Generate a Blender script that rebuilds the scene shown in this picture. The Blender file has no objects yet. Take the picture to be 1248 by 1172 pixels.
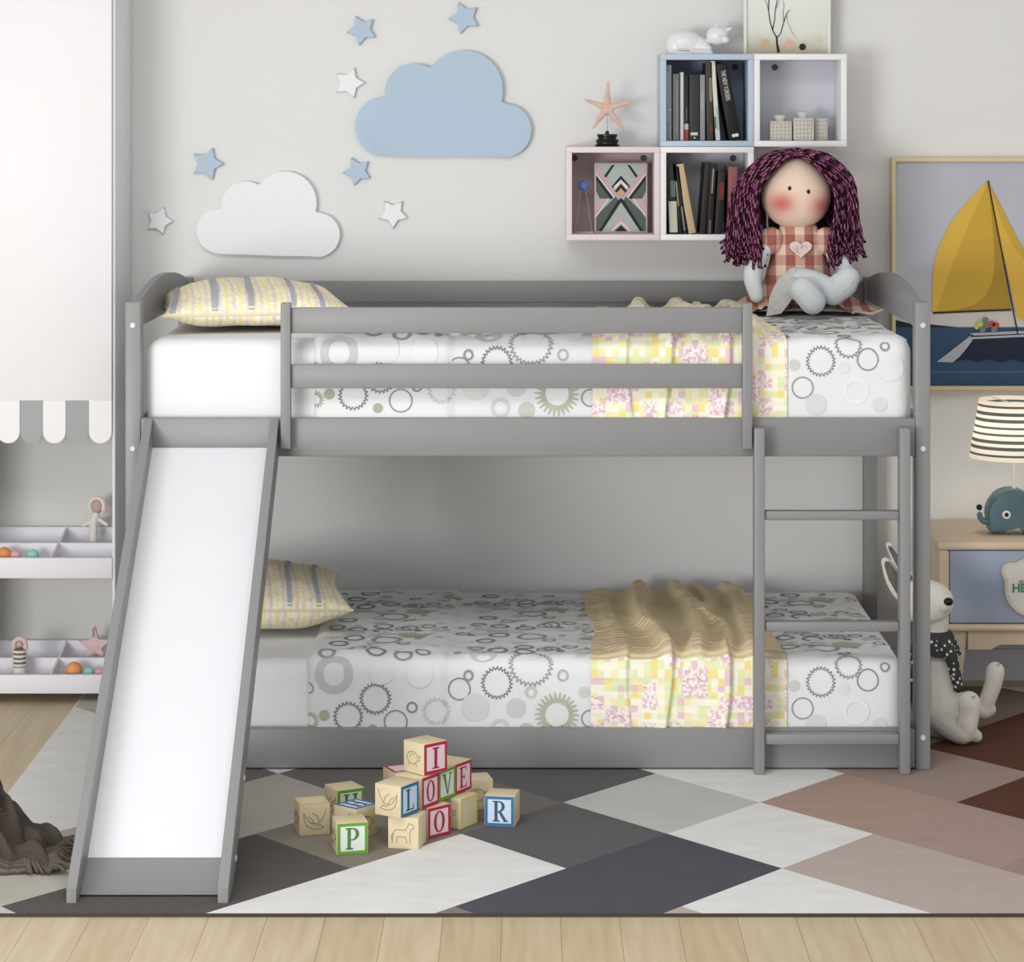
import bpy, bmesh, math, random
from mathutils import Vector, Matrix, noise
random.seed(7)
R=math.radians; PI=math.pi
SC=bpy.context.scene; COL=SC.collection
F=3303.1; D=6.7; CX=643.0; CY=141.0; CZ=1.617
def kk(Y): return F/(D+Y)
def P(px,py,Y):
    k=kk(Y); return Vector(((px-CX)/k,Y,CZ-(py-CY)/k))
# ---------------------------------------------------------------- materials
def lin(c):
    return tuple([(x/255/12.92 if x/255<=.04045 else ((x/255+.055)/1.055)**2.4) for x in c])+(1,)
def nd(nt,t,**kw):
    n=nt.nodes.new(t)
    for k,v in kw.items(): setattr(n,k,v)
    return n
def base(name,rgb,rough=.55,spec=.4,metal=0):
    m=bpy.data.materials.new(name); m.use_nodes=True
    b=m.node_tree.nodes['Principled BSDF']
    b.inputs['Base Color'].default_value=lin(rgb); b.inputs['Roughness'].default_value=rough
    b.inputs['Specular IOR Level'].default_value=spec; b.inputs['Metallic'].default_value=metal
    return m,m.node_tree,b
def mat(name,rgb,rough=.55,spec=.4,var=.06,vs=6.0,bump=.0,bs=200,stretch=(1,1,1),metal=0,rgb2=None):
    m,nt,b=base(name,rgb,rough,spec,metal)
    tc=nd(nt,'ShaderNodeTexCoord'); mp=nd(nt,'ShaderNodeMapping'); mp.inputs['Scale'].default_value=stretch
    nt.links.new(tc.outputs['Object'],mp.inputs['Vector'])
    nz=nd(nt,'ShaderNodeTexNoise'); nz.inputs['Scale'].default_value=vs; nz.inputs['Detail'].default_value=5
    nt.links.new(mp.outputs[0],nz.inputs['Vector'])
    mx=nd(nt,'ShaderNodeMix',data_type='RGBA')
    c=lin(rgb); c2=lin(rgb2) if rgb2 else tuple(x*(1-var*2.2) for x in c[:3])+(1,)
    mx.inputs[6].default_value=c; mx.inputs[7].default_value=c2
    nt.links.new(nz.outputs['Fac'],mx.inputs[0]); nt.links.new(mx.outputs[2],b.inputs['Base Color'])
    if bump>0:
        n2=nd(nt,'ShaderNodeTexNoise'); n2.inputs['Scale'].default_value=bs; n2.inputs['Detail'].default_value=3
        nt.links.new(mp.outputs[0],n2.inputs['Vector'])
        bp=nd(nt,'ShaderNodeBump'); bp.inputs['Strength'].default_value=bump; bp.inputs['Distance'].default_value=.002
        nt.links.new(n2.outputs['Fac'],bp.inputs['Height']); nt.links.new(bp.outputs[0],b.inputs['Normal'])
    return m
_mc={}
def M(rgb,rough=.6,spec=.35,**kw):
    k=(rgb,rough,spec,tuple(sorted(kw.items())))
    if k not in _mc: _mc[k]=mat('paint_%d_%d_%d'%rgb,rgb,rough,spec,**kw)
    return _mc[k]
grey=mat('grey_painted_wood',(138,139,140),.42,.4,var=.03,vs=3,bump=.05,bs=120)
greyS=mat('light_grey_side_paint',(228,230,232),.6,.3,var=.02)
greyA=mat('grey_cabinet_paint',(165,168,170),.6,.3,var=.02)
white_lam=mat('white_slide_laminate',(226,228,233),.35,.4,var=.01)
sheet=mat('white_cotton_sheet',(232,234,238),.85,.1,var=.01,bump=.12,bs=400)
duvetm=mat('white_duvet_cotton',(232,235,236),.85,.1,var=.015,bump=.1,bs=350)
wood=mat('pale_maple',(222,207,172),.6,.3,var=.06,vs=14,stretch=(1,1,6),bump=.1,bs=90)
oak=mat('light_birch',(228,208,180),.5,.35,var=.05,vs=9,stretch=(1,6,6),bump=.06,bs=80)
whitep=mat('white_paint',(238,238,240),.5,.4,var=.01)
lilac=mat('pale_lilac_tray_paint',(228,226,232),.55,.3,var=.01)
black=M((18,18,20),.4)
def cellnoise(nt,vec,size,off):
    d=nd(nt,'ShaderNodeVectorMath',operation='MULTIPLY_ADD'); d.inputs[1].default_value=(1/size,1/size,1); d.inputs[2].default_value=(off,off*1.7,off)
    f=nd(nt,'ShaderNodeVectorMath',operation='FLOOR'); w=nd(nt,'ShaderNodeTexWhiteNoise')
    nt.links.new(vec,d.inputs[0]); nt.links.new(d.outputs[0],f.inputs[0]); nt.links.new(f.outputs[0],w.inputs['Vector'])
    return w.outputs['Value']
def ramp(nt,fac,stops,const=True):
    r=nd(nt,'ShaderNodeValToRGB'); r.color_ramp.interpolation='CONSTANT' if const else 'LINEAR'
    e=r.color_ramp.elements
    while len(e)>1: e.remove(e[-1])
    e[0].position=stops[0][0]; e[0].color=lin(stops[0][1])
    for p,c in stops[1:]:
        x=e.new(p); x.color=lin(c)
    nt.links.new(fac,r.inputs[0]); return r.outputs[0]
def mixc(nt,f,a,b):
    m=nd(nt,'ShaderNodeMix',data_type='RGBA')
    if isinstance(f,float): m.inputs[0].default_value=f
    else: nt.links.new(f,m.inputs[0])
    for s,i in ((a,6),(b,7)):
        if isinstance(s,tuple): m.inputs[i].default_value=lin(s)
        else: nt.links.new(s,m.inputs[i])
    return m.outputs[2]
def thr(nt,v,t,op='GREATER_THAN'):
    m=nd(nt,'ShaderNodeMath',operation=op); nt.links.new(v,m.inputs[0]); m.inputs[1].default_value=t; return m.outputs[0]
def patchwork():
    m,nt,b=base('patchwork_cotton',(235,225,190),.9,.1)
    uv=nd(nt,'ShaderNodeUVMap').outputs[0]
    A=ramp(nt,cellnoise(nt,uv,.017,3),[(0,(246,243,222)),(.30,(243,226,150)),(.42,(230,236,190)),(.64,(233,202,212)),(.74,(248,244,230)),(.9,(244,236,186))])
    B=ramp(nt,cellnoise(nt,uv,.0053,11),[(0,(248,242,236)),(.45,(228,188,204)),(.75,(238,212,216))])
    c=mixc(nt,thr(nt,cellnoise(nt,uv,.033,5),.72),A,B)
    nt.links.new(c,b.inputs['Base Color'])
    w=nd(nt,'ShaderNodeTexWave',bands_direction='Y'); w.inputs['Scale'].default_value=14; nt.links.new(uv,w.inputs['Vector'])
    bp=nd(nt,'ShaderNodeBump'); bp.inputs['Strength'].default_value=.35; bp.inputs['Distance'].default_value=.002
    nt.links.new(w.outputs['Fac'],bp.inputs['Height']); nt.links.new(bp.outputs[0],b.inputs['Normal'])
    return m
def pillowmat():
    m,nt,b=base('yellow_pink_pillow_cotton',(238,228,180),.9,.1)
    uv=nd(nt,'ShaderNodeUVMap').outputs[0]
    w=nd(nt,'ShaderNodeTexWave',bands_direction='X'); w.inputs['Scale'].default_value=9; w.inputs['Distortion'].default_value=1.2; w.inputs['Detail Scale'].default_value=8
    nt.links.new(uv,w.inputs['Vector'])
    A=ramp(nt,w.outputs['Fac'],[(0,(242,232,150)),(.3,(246,242,216)),(.75,(244,238,218)),(1,(228,204,206))],False)
    B=ramp(nt,cellnoise(nt,uv,.009,2),[(0,(248,245,228)),(.3,(242,230,160)),(.6,(246,242,222)),(.8,(232,206,210))])
    c=mixc(nt,.42,A,B); nt.links.new(c,b.inputs['Base Color'])
    return m
def ribmat():
    m,nt,b=base('beige_ribbed_cotton',(222,205,165),.9,.1)
    uv=nd(nt,'ShaderNodeUVMap').outputs[0]
    w=nd(nt,'ShaderNodeTexWave',bands_direction='Y'); w.inputs['Scale'].default_value=13; w.inputs['Distortion'].default_value=.6; w.inputs['Detail Scale'].default_value=6; nt.links.new(uv,w.inputs['Vector'])
    A=ramp(nt,w.outputs['Fac'],[(0,(206,188,142)),(.5,(228,214,176)),(1,(226,200,178))],False)
    B=ramp(nt,cellnoise(nt,uv,.02,3),[(0,(232,218,178)),(.4,(226,210,158)),(.7,(222,192,178))])
    nt.links.new(mixc(nt,.3,A,B),b.inputs['Base Color'])
    bp=nd(nt,'ShaderNodeBump'); bp.inputs['Strength'].default_value=.6; bp.inputs['Distance'].default_value=.003
    nt.links.new(w.outputs['Fac'],bp.inputs['Height']); nt.links.new(bp.outputs[0],b.inputs['Normal'])
    return m
ribm=ribmat(); patchm=patchwork(); pillm=pillowmat()
def vcol(name,rough=.8,spec=.15):
    m,nt,b=base(name,(255,255,255),rough,spec)
    a=nd(nt,'ShaderNodeVertexColor',layer_name='Col'); nt.links.new(a.outputs[0],b.inputs['Base Color']); return m
# ---------------------------------------------------------------- mesh helpers
def NB(): return bmesh.new()
def box(bm,x0,x1,y0,y1,z0,z1,bev=.0,mi=0,seg=2,T=None):
    vs=[bm.verts.new((x,y,z)) for z in (z0,z1) for y in (y0,y1) for x in (x0,x1)]
    fs=[bm.faces.new([vs[i] for i in q]) for q in ((0,2,3,1),(4,5,7,6),(0,1,5,4),(2,6,7,3),(0,4,6,2),(1,3,7,5))]
    for f in fs: f.material_index=mi
    if T is not None:
        for v in vs: v.co=T@v.co
    if bev>0:
        es=list({e for f in fs for e in f.edges})
        bmesh.ops.bevel(bm,geom=es,offset=bev,segments=seg,profile=.5,affect='EDGES',material=mi)
def prism(bm,pts,vec,mi=0,bev=0):
    vec=Vector(vec); a=[bm.verts.new(p) for p in pts]; b=[bm.verts.new(Vector(p)+vec) for p in pts]; n=len(a)
    fs=[bm.faces.new(a[::-1]),bm.faces.new(b)]+[bm.faces.new((a[i],a[(i+1)%n],b[(i+1)%n],b[i])) for i in range(n)]
    for f in fs: f.material_index=mi
    if bev>0:
        es=[e for f in fs[:2] for e in f.edges]
        bmesh.ops.bevel(bm,geom=es,offset=bev,segments=2,profile=.5,affect='EDGES',material=mi)
def tube(bm,pts,rad,n=8,mi=0,flat=1.0,ref=None):
    pts=[Vector(p) for p in pts]; m=len(pts)
    if not hasattr(rad,'__len__'): rad=[rad]*m
    rings=[]; up=None
    for i in range(m):
        t=(pts[min(i+1,m-1)]-pts[max(i-1,0)]).normalized()
        if up is None:
            up=Vector(ref) if ref else (Vector((0,0,1)) if abs(t.z)<.9 else Vector((0,1,0)))
        u=(up-t*up.dot(t)).normalized(); up=u; w=t.cross(u)
        rings.append([bm.verts.new(pts[i]+(u*math.cos(2*PI*j/n)*flat+w*math.sin(2*PI*j/n))*rad[i]) for j in range(n)])
    for i in range(m-1):
        for j in range(n):
            f=bm.faces.new((rings[i][j],rings[i+1][j],rings[i+1][(j+1)%n],rings[i][(j+1)%n])); f.material_index=mi
    for r_,s in ((rings[0],1),(rings[-1],-1)):
        f=bm.faces.new(r_[::s]); f.material_index=mi
    return rings
def lathe(bm,prof,c,n=28,mi=0,sx=1,sy=1):
    c=Vector(c); rings=[]
    for r_,z in prof: rings.append([bm.verts.new(c+Vector((max(r_,1e-4)*math.cos(2*PI*j/n)*sx,max(r_,1e-4)*math.sin(2*PI*j/n)*sy,z))) for j in range(n)])
    for i in range(len(rings)-1):
        for j in range(n):
            f=bm.faces.new((rings[i][j],rings[i][(j+1)%n],rings[i+1][(j+1)%n],rings[i+1][j])); f.material_index=mi
    bm.faces.new(rings[0][::-1]).material_index=mi; bm.faces.new(rings[-1]).material_index=mi
def blob(bm,c,r,rot=(0,0,0),mi=0,u=20,v=14):
    if not hasattr(r,'__len__'): r=(r,r,r)
    n0=len(bm.faces)
    T=Matrix.Translation(c)@Matrix.Rotation(rot[2],4,'Z')@Matrix.Rotation(rot[1],4,'Y')@Matrix.Rotation(rot[0],4,'X')@Matrix.Diagonal((r[0],r[1],r[2],1))
    g=bmesh.ops.create_uvsphere(bm,u_segments=u,v_segments=v,radius=1,matrix=T)
    for w in g['verts']:
        for f in w.link_faces: f.material_index=mi
def capsule(bm,pts,rad,n=12,mi=0):
    # smooth resampled rounded tube
    pts=[Vector(p) for p in pts]; m=len(pts)
    if not hasattr(rad,'__len__'): rad=[rad]*m
    def cr(a,b,c,d,t): return .5*((2*b)+(c-a)*t+(2*a-5*b+4*c-d)*t*t+(3*b-a-3*c+d)*t**3)
    P2=[];R2=[]
    for i in range(m-1):
        a=pts[max(i-1,0)];b=pts[i];c=pts[i+1];d=pts[min(i+2,m-1)]
        ra=rad[max(i-1,0)];rb=rad[i];rc=rad[i+1];rd=rad[min(i+2,m-1)]
        for j in range(6):
            P2.append(cr(a,b,c,d,j/6)); R2.append(cr(ra,rb,rc,rd,j/6))
    P2.append(pts[-1]); R2.append(rad[-1])
    t0=(P2[0]-P2[1]).normalized(); t1=(P2[-1]-P2[-2]).normalized()
    A=[];AR=[]
    for k in (1,.9,.7,.4): A.append(P2[0]+t0*R2[0]*k); AR.append(R2[0]*math.sqrt(max(1-k*k,.0004)))
    B=[];BR=[]
    for k in (.4,.7,.9,1): B.append(P2[-1]+t1*R2[-1]*k); BR.append(R2[-1]*math.sqrt(max(1-k*k,.0004)))
    tube(bm,A+P2+B,AR+R2+BR,n,mi)
def fuse(bm,vox=.004,smooth=4):
    me=bpy.data.meshes.new('t'); bm.to_mesh(me); bm.free()
    o=bpy.data.objects.new('t',me); COL.objects.link(o)
    r_=o.modifiers.new('r','REMESH'); r_.mode='VOXEL'; r_.voxel_size=vox
    s=o.modifiers.new('s','SMOOTH'); s.iterations=smooth; s.factor=.5
    dg=bpy.context.evaluated_depsgraph_get(); dg.update()
    m2=bpy.data.meshes.new_from_object(o.evaluated_get(dg))
    b=NB(); b.from_mesh(m2)
    for f in b.faces: f.material_index=0
    bpy.data.objects.remove(o); bpy.data.meshes.remove(me); bpy.data.meshes.remove(m2)
    return b
def textbm(s,size,font_th=.0006,align='CENTER',off=0):
    c=bpy.data.curves.new('t','FONT'); c.body=s; c.size=size; c.extrude=font_th; c.align_x=align; c.align_y='CENTER'; c.resolution_u=3; c.offset=off
    o=bpy.data.objects.new('t',c); COL.objects.link(o)
    dg=bpy.context.evaluated_depsgraph_get(); dg.update()
    m2=bpy.data.meshes.new_from_object(o.evaluated_get(dg)); b=NB(); b.from_mesh(m2)
    bpy.data.objects.remove(o); bpy.data.curves.remove(c); bpy.data.meshes.remove(m2); return b
def root(o):
    while o.parent: o=o.parent
    return o
def mk(name,bm,mats,parent=None,local=False,ang=38,label=None,normals=True):
    if normals: bmesh.ops.recalc_face_normals(bm,faces=bm.faces)
    me=bpy.data.meshes.new(name); bm.to_mesh(me); bm.free()
    if not isinstance(mats,(list,tuple)): mats=[mats]
    for m in mats: me.materials.append(m)
    if parent is not None:
        if not local: me.transform(Matrix.Translation(-root(parent).location))
        o=bpy.data.objects.new(name,me); o.parent=parent
    else:
        o=bpy.data.objects.new(name,me)
        if not local:
            xs=[v.co for v in me.vertices]
            c=Vector(((min(v.x for v in xs)+max(v.x for v in xs))/2,(min(v.y for v in xs)+max(v.y for v in xs))/2,min(v.z for v in xs)))
            me.transform(Matrix.Translation(-c)); o.location=c
    me.shade_smooth(); me.set_sharp_from_angle(angle=R(ang))
    COL.objects.link(o)
    if label: o['label']=label
    return o
def thing(name,label,cat,loc,group=None,rz=0):
    o=bpy.data.objects.new(name,None); COL.objects.link(o); o.location=loc; o.rotation_euler=(0,0,rz)
    o.empty_display_size=.05; o['label']=label; o['category']=cat
    if group: o['group']=group
    return o
def tag(o,label,cat,group=None,kind=None):
    o['label']=label; o['category']=cat
    if group: o['group']=group
    if kind: o['kind']=kind
    return o
def struct(o,label=None,cat=None):
    o['kind']='structure'
    if label: o['label']=label; o['category']=cat
    return o
# ---------------------------------------------------------------- setting
WY=1.10; FZ=-.007
wallm=mat('warm_grey_wall_paint',(225,225,223),.9,.1,var=.015,vs=1.5,bump=.03,bs=60)
bm=NB(); box(bm,-3.2,3.2,WY,WY+.12,FZ-.05,2.9)
struct(mk('wall_back',bm,wallm),'warm grey back wall behind the bunk bed','wall')
bm=NB(); box(bm,-3.32,-3.2,-.6,WY+.12,FZ-.05,2.9)
struct(mk('wall_left',bm,wallm),'grey side wall beyond the left cabinet','wall')
def floormat():
    m,nt,b=base('pale_oak_planks',(214,196,168),.42,.4)
    tc=nd(nt,'ShaderNodeTexCoord'); mp=nd(nt,'ShaderNodeMapping'); mp.inputs['Rotation'].default_value=(0,0,R(90)); mp.inputs['Location'].default_value=(.3,.052,0)
    nt.links.new(tc.outputs['Object'],mp.inputs[0])
    br=nd(nt,'ShaderNodeTexBrick'); br.inputs['Scale'].default_value=1; br.inputs['Brick Width'].default_value=1.6; br.inputs['Row Height'].default_value=.119
    br.inputs['Mortar Size'].default_value=.0009; br.inputs['Mortar Smooth'].default_value=.3; br.offset=.37
    br.inputs['Color1'].default_value=lin((203,186,155)); br.inputs['Color2'].default_value=lin((212,197,169)); br.inputs['Mortar'].default_value=lin((160,140,112))
    nt.links.new(mp.outputs[0],br.inputs[0])
    m2=nd(nt,'ShaderNodeMapping'); m2.inputs['Scale'].default_value=(22,1.6,1); nt.links.new(tc.outputs['Object'],m2.inputs[0])
    nz=nd(nt,'ShaderNodeTexNoise'); nz.inputs['Scale'].default_value=2.2; nz.inputs['Detail'].default_value=8; nt.links.new(m2.outputs[0],nz.inputs[0])
    g=ramp(nt,nz.outputs['Fac'],[(.3,(226,218,204)),(.7,(255,255,255))],False)
    mu=nd(nt,'ShaderNodeMix',data_type='RGBA',blend_type='MULTIPLY'); mu.inputs[0].default_value=.7
    nt.links.new(br.outputs[0],mu.inputs[6]); nt.links.new(g,mu.inputs[7]); nt.links.new(mu.outputs[2],b.inputs['Base Color'])
    return m
bm=NB(); box(bm,-3.2,3.2,-3.2,WY+.1,FZ-.1,FZ)
struct(mk('floor',bm,floormat()),'pale oak plank floor','floor')
bm=NB(); box(bm,-3.2,3.2,WY-.014,WY,FZ,.085,.003); box(bm,-3.2,3.2,WY-.010,WY,.085,.095,.003)
struct(mk('baseboard_back',bm,mat('bluish_white_baseboard',(205,207,216),.5,.3,var=.01)))
bm=NB(); box(bm,-3.2,3.2,-3.0,WY+.1,2.9,3.0)
struct(mk('ceiling',bm,M((225,225,225),.9)))
# ---------------------------------------------------------------- rug
rc={'w':(222,221,216),'lg':(186,187,184),'dn':(88,88,97),'dg':(104,103,106),'tg':(120,117,113),'tp':(138,132,122),'ll':(186,181,172),
    'dk':(96,92,90),'br':(180,154,141),'rb':(165,146,136),'ro':(176,154,144),'pk':(191,178,171),'db':(98,66,54),'gb':(150,134,124),'be':(190,186,176)}
rc={k_:tuple(min(236,int(v_*(1.08 if min(c_)>180 else 1.0)+2)) for v_ in c_) for k_,c_ in rc.items()}
keys=list(rc); rmats=[mat('rug_pile_'+k,rc[k],.95,.05,var=.09,vs=9,bump=.5,bs=260,stretch=(1,2.2,1)) for k in keys]
tiles={(1,0):'lg',(2,-1):'w',(2,1):'w',(3,0):'br',(4,-1):'rb',(5,0):'db',(5,-2):'db',(4,1):'ro',(3,2):'pk',(2,3):'w',(1,2):'dn',(0,1):'dg',(0,-1):'dg',
 (-1,0):'tg',(-1,2):'w',(0,3):'dn',(-2,1):'tp',(-3,0):'ll',(-2,-1):'tg',(-3,2):'dk',(-2,3):'w',(-4,-1):'tg',(-4,1):'ll',(-5,0):'w',(-5,-2):'w',(-5,2):'be',
 (-4,3):'dk',(-6,1):'w',(-6,3):'be',(-6,-1):'w',(-5,-4):'be',(-6,-3):'w',(4,3):'pk',(5,2):'rb',(6,1):'ro',(6,-1):'rb',(6,-3):'db',(4,-3):'gb',(5,-4):'gb',
 (7,0):'db',(7,-2):'br',(3,-2):'br',(1,-2):'w',(6,3):'w',(7,2):'pk',(8,1):'w',(8,-1):'db',(-3,-2):'w',(-1,-2):'dg',(0,-3):'lg',(2,-3):'pk',(-4,-3):'be',(-2,-3):'tp'}
RX0,RX1,RY0,RY1=-1.238,2.05,-1.203,.98
DX,DY=.232,.28
def clip(poly,ax,v,keep):
    out=[]
    for i in range(len(poly)):
        a=poly[i];b=poly[(i+1)%len(poly)]
        ia=(a[ax]-v)*keep>=-1e-9; ib=(b[ax]-v)*keep>=-1e-9
        if ia: out.append(a)
        if ia!=ib:
            t=(v-a[ax])/(b[ax]-a[ax]); out.append((a[0]+(b[0]-a[0])*t,a[1]+(b[1]-a[1])*t))
    return out
bm=NB()
for i in range(-8,12):
    for j in range(-8,7):
        if (i+j)%2==0: continue
        cx=.083+DX*i; cy=-.315-DY*j
        p=[(cx-DX,cy),(cx,cy-DY),(cx+DX,cy),(cx,cy+DY)]
        for ax,v,s in ((0,RX0,1),(0,RX1,-1),(1,RY0,1),(1,RY1,-1)):
            if p: p=clip(p,ax,v,s)
        if len(p)<3: continue
        kx=tiles.get((i,j)) or random.choice(['w','lg','tp','dg','pk'])
        q=[]
        for a in p:
            if not q or (abs(a[0]-q[-1][0])+abs(a[1]-q[-1][1]))>1e-5: q.append(a)
        if len(q)>2 and abs(q[0][0]-q[-1][0])+abs(q[0][1]-q[-1][1])<1e-5: q.pop()
        if len(q)<3: continue
        f=bm.faces.new([bm.verts.new((a[0],a[1],0)) for a in q]); f.material_index=keys.index(kx)
        for a,b in ((q[n],q[(n+1)%len(q)]) for n in range(len(q))): pass
# woven grooves and bound edge
em=len(keys)
for (x0,x1,y0,y1) in ((RX0,RX1,RY0-.004,RY0),(RX0,RX1,RY1,RY1+.004),(RX0-.004,RX0,RY0-.004,RY1+.004),(RX1,RX1+.004,RY0-.004,RY1+.004)):
    box(bm,x0,x1,y0,y1,FZ+.0005,-.0002,mi=em if x1-x0>1 else 0)
f=bm.faces.new([bm.verts.new(p) for p in ((RX0,RY0,FZ+.001),(RX1,RY0,FZ+.001),(RX1,RY1,FZ+.001),(RX0,RY1,FZ+.001))]); f.material_index=em
tag(mk('rug',bm,rmats+[M((70,64,58),.9)],normals=False),'large diamond patterned rug in grey, white and brown under the bunk bed','rug')
# ---------------------------------------------------------------- bunk bed
BX0,BX1=-.995,.996
bed=thing('bunk_bed','low grey painted wooden bunk bed with guard rails','bunk bed',(0,.53,0))
def bolt(x,z,par,y=-.002):
    b=NB(); T=Matrix.Translation((x,y,z))@Matrix.Rotation(R(90),4,'X')
    bmesh.ops.create_cone(b,cap_ends=True,segments=18,radius1=.0075,radius2=.006,depth=.004,matrix=T)
    mk('bolt',b,M((215,215,213),.3,.6),par,label='pale round bolt cap')
for (x0,x1) in ((-.995,-.957),(.9594,.996)):
    for (y0,y1) in ((0,.055),(1.02,1.072)):
        b=NB(); box(b,x0,x1,y0,y1,0,1.156,.0035)
        p=mk('corner_post',b,grey,bed)
        if y0==0:
            for z in ((1.099,.794,.08) if x0>0 else (1.099,.794,.08)): bolt((x0+x1)/2,z,p)
def rail(name,x0,x1,y0,y1,z0,z1,bev=.003,par=bed):
    b=NB(); box(b,x0,x1,y0,y1,z0,z1,bev); return mk(name,b,grey,par)
rail('side_rail',-.957,.9594,.004,.030,.7745,.869)
rail('side_rail',-.957,.9594,.004,.030,.004,.1005)
rail('side_rail',-.957,.9594,1.035,1.06,.7745,.869)
rail('side_rail',-.957,.9594,1.035,1.06,.004,.1005)
for z0,z1 in ((1.084,1.145),(.945,1.004)): rail('back_guard_rail',-.957,.9594,1.035,1.055,z0,z1)
gp=[]
for x0,x1 in ((-.6080,-.5835),(.5290,.5535)): rail('guard_post',x0,x1,-.032,.003,.797,1.156)
for z0,z1 in ((1.081,1.144),(.945,1.004)): rail('guard_rail',-.5835,.529,-.018,.002,z0,z1)
for s in (-1,1):
    xa=-.985 if s<0 else .968
    pts=[]
    for i in range(25):
        t=i/24; y=.055+t*.965; z=1.152+.043*(math.sin(PI*t))**.9
        pts.append((xa,y,z))
    pts+= [(xa,1.02,1.09),(xa,.055,1.09)]
    b=NB(); prism(b,pts,(.018,0,0),bev=.002); mk('arched_end_panel',b,grey,bed,ang=30)
    xb=-.984 if s<0 else .965
    rail('end_rail',xb,xb+.02,.055,1.02,.775,.868); rail('end_rail',xb,xb+.02,.055,1.02,.004,.10)
for k in range(9):   # slats carrying the mattresses
    y=.08+k*.112
    for z in (.80,.05): rail('slat',-.957,.957,y,y+.06,z,z+.015,.001)
# ladder (fixed to the bed)
b=NB()
for x0,x1 in ((.5565,.5825),(.914,.940)):
    b=NB(); box(b,x0,x1,-.05,.001,0,.850,.004); mk('ladder_upright',b,grey,bed)
for z0,z1 in ((.623,.646),(.349,.374),(.071,.098)):
    b=NB(); box(b,.5825,.914,-.040,-.012,z0,z1,.005); mk('ladder_rung',b,grey,bed)
# slide (fixed to the bed)
sx0,sx1=-.927,-.637
sl=-.752
def sz(y,z0): return z0+(-y)*sl
b=NB(); prism(b,[(sx0,-.004,.797),(sx0,-.988,sz(-.988,.797)),(sx0,-.988,sz(-.988,.785)),(sx0,-.004,.785)],(sx1-sx0,0,0))
mk('slide_bed',b,white_lam,bed,label='glossy white slide surface')
b=NB(); y1=-1.075
prism(b,[(sx0,-.988,sz(-.988,.7975)),(sx0,y1,sz(y1,.811)),(sx0,y1-.012,.004),(sx0,y1+.004,.001),(sx0,-.988,sz(-.988,.780))],(sx1-sx0,0,0))
mk('slide_lip',b,grey,bed,label='grey board at the foot of the slide')
for x0,x1 in ((-.948,-.927),(-.637,-.615)):
    pts=[(x0,.0,.868),(x0,-1.115,.040),(x0,-1.130,.030),(x0,-1.130,0.0),(x0,-1.035,0.0),(x0,.0,.772)]
    b=NB(); prism(b,[(p[0],p[1]-.001,p[2]) for p in pts],(x1-x0,0,0),bev=.002); sb=mk('slide_side_board',b,grey,bed,ang=30)
    if x0>-.7:
        for yy in (-1.0,-.83): bolt_b=NB(); box(bolt_b,x1-.001,x1+.003,yy,yy+.012,sz(yy,.80),sz(yy,.80)+.012,.002); mk('bolt',bolt_b,M((215,215,213),.3,.6),sb)
# ---------------------------------------------------------------- bedding
def rmap(q,bx,r,off):
    x0,x1,y0,y1,z0,z1=bx; q=Vector(q)
    c=Vector((min(max(q.x,x0+r),x1-r),min(max(q.y,y0+r),y1-r),min(max(q.z,z0+r),z1-r)))
    d=q-c
    n=d.normalized() if d.length>1e-7 else Vector((0,0,1))
    return c+n*(r+off),n
MOT=[('r',407.7,818,23,8,0,(196,198,198)),('g',458,847,17,1.8,24,(120,122,126)),('g',425,868.6,16,1.8,22,(120,122,126)),('r',482.8,875,14.5,1.3,0,(130,132,134)),
('r',502.6,857.5,7,2,0,(132,134,138)),('d',396,867,6.5,0,0,(170,172,146)),('d',455,884,6,0,0,(165,167,145)),('f',379,874,11,5,16,(172,174,148)),('d',465,814,16,0,0,(232,234,235)),
('d',512,818,16,0,0,(236,238,240)),('g',532,862,15,2.2,18,(205,207,206)),('r',376,835,7,1.5,0,(150,152,156)),('r',560,836,14,1.5,0,(128,130,134)),('r',571,820,6.5,2.2,0,(140,142,146)),
('g',605.6,829,17,1.8,24,(118,120,124)),('g',647,806,24,2,28,(150,152,156)),('r',686,820,7,2,0,(176,178,170)),('d',579,858,17,0,0,(219,222,220)),('d',629,859,12,0,0,(206,209,208)),
('r',647,840,7.5,2.5,0,(196,198,190)),('f',678.6,867,27,12,26,(178,180,154)),('r',609.6,884,12,3.5,0,(206,208,208)),('d',641.6,887,10,0,0,(196,198,182)),('d',712,840,7,0,0,(204,206,204)),
('r',719,872,11,1.4,0,(132,134,138)),('d',967.6,832,7,0,0,(204,207,206)),('g',999.6,828,16,1.6,24,(126,128,132)),('g',1033.5,807,15,1.8,20,(140,142,146)),('r',1056.8,825.6,13.5,1.4,0,(130,132,136)),
('r',1077.8,810,6.2,2,0,(140,142,146)),('r',977.5,859.5,13.5,1.4,0,(142,144,148)),('d',1028,835.6,7,0,0,(226,228,228)),('d',994,880,13,0,0,(216,218,218)),('d',1071.5,880,9,0,0,(218,220,220)),
('d',1084,836,16,0,0,(232,234,234)),('r',1042,863,17,5,0,(236,238,239)),('g',770,830,16,2,22,(130,132,136)),('d',810,860,12,0,0,(206,209,208)),('r',850,830,12,1.6,0,(140,142,146)),('f',900,860,20,9,20,(178,180,154)),('g',940,815,14,2,20,(150,152,156))]
mcols=[]; 
for m_ in MOT:
    if m_[6] not in mcols: mcols.append(m_[6])
mmats=[mat('print_%d_%d_%d'%c,tuple(int(v_+(232-v_)*.17) for v_ in c),.85,.1,var=.01) for c in mcols]
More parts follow.
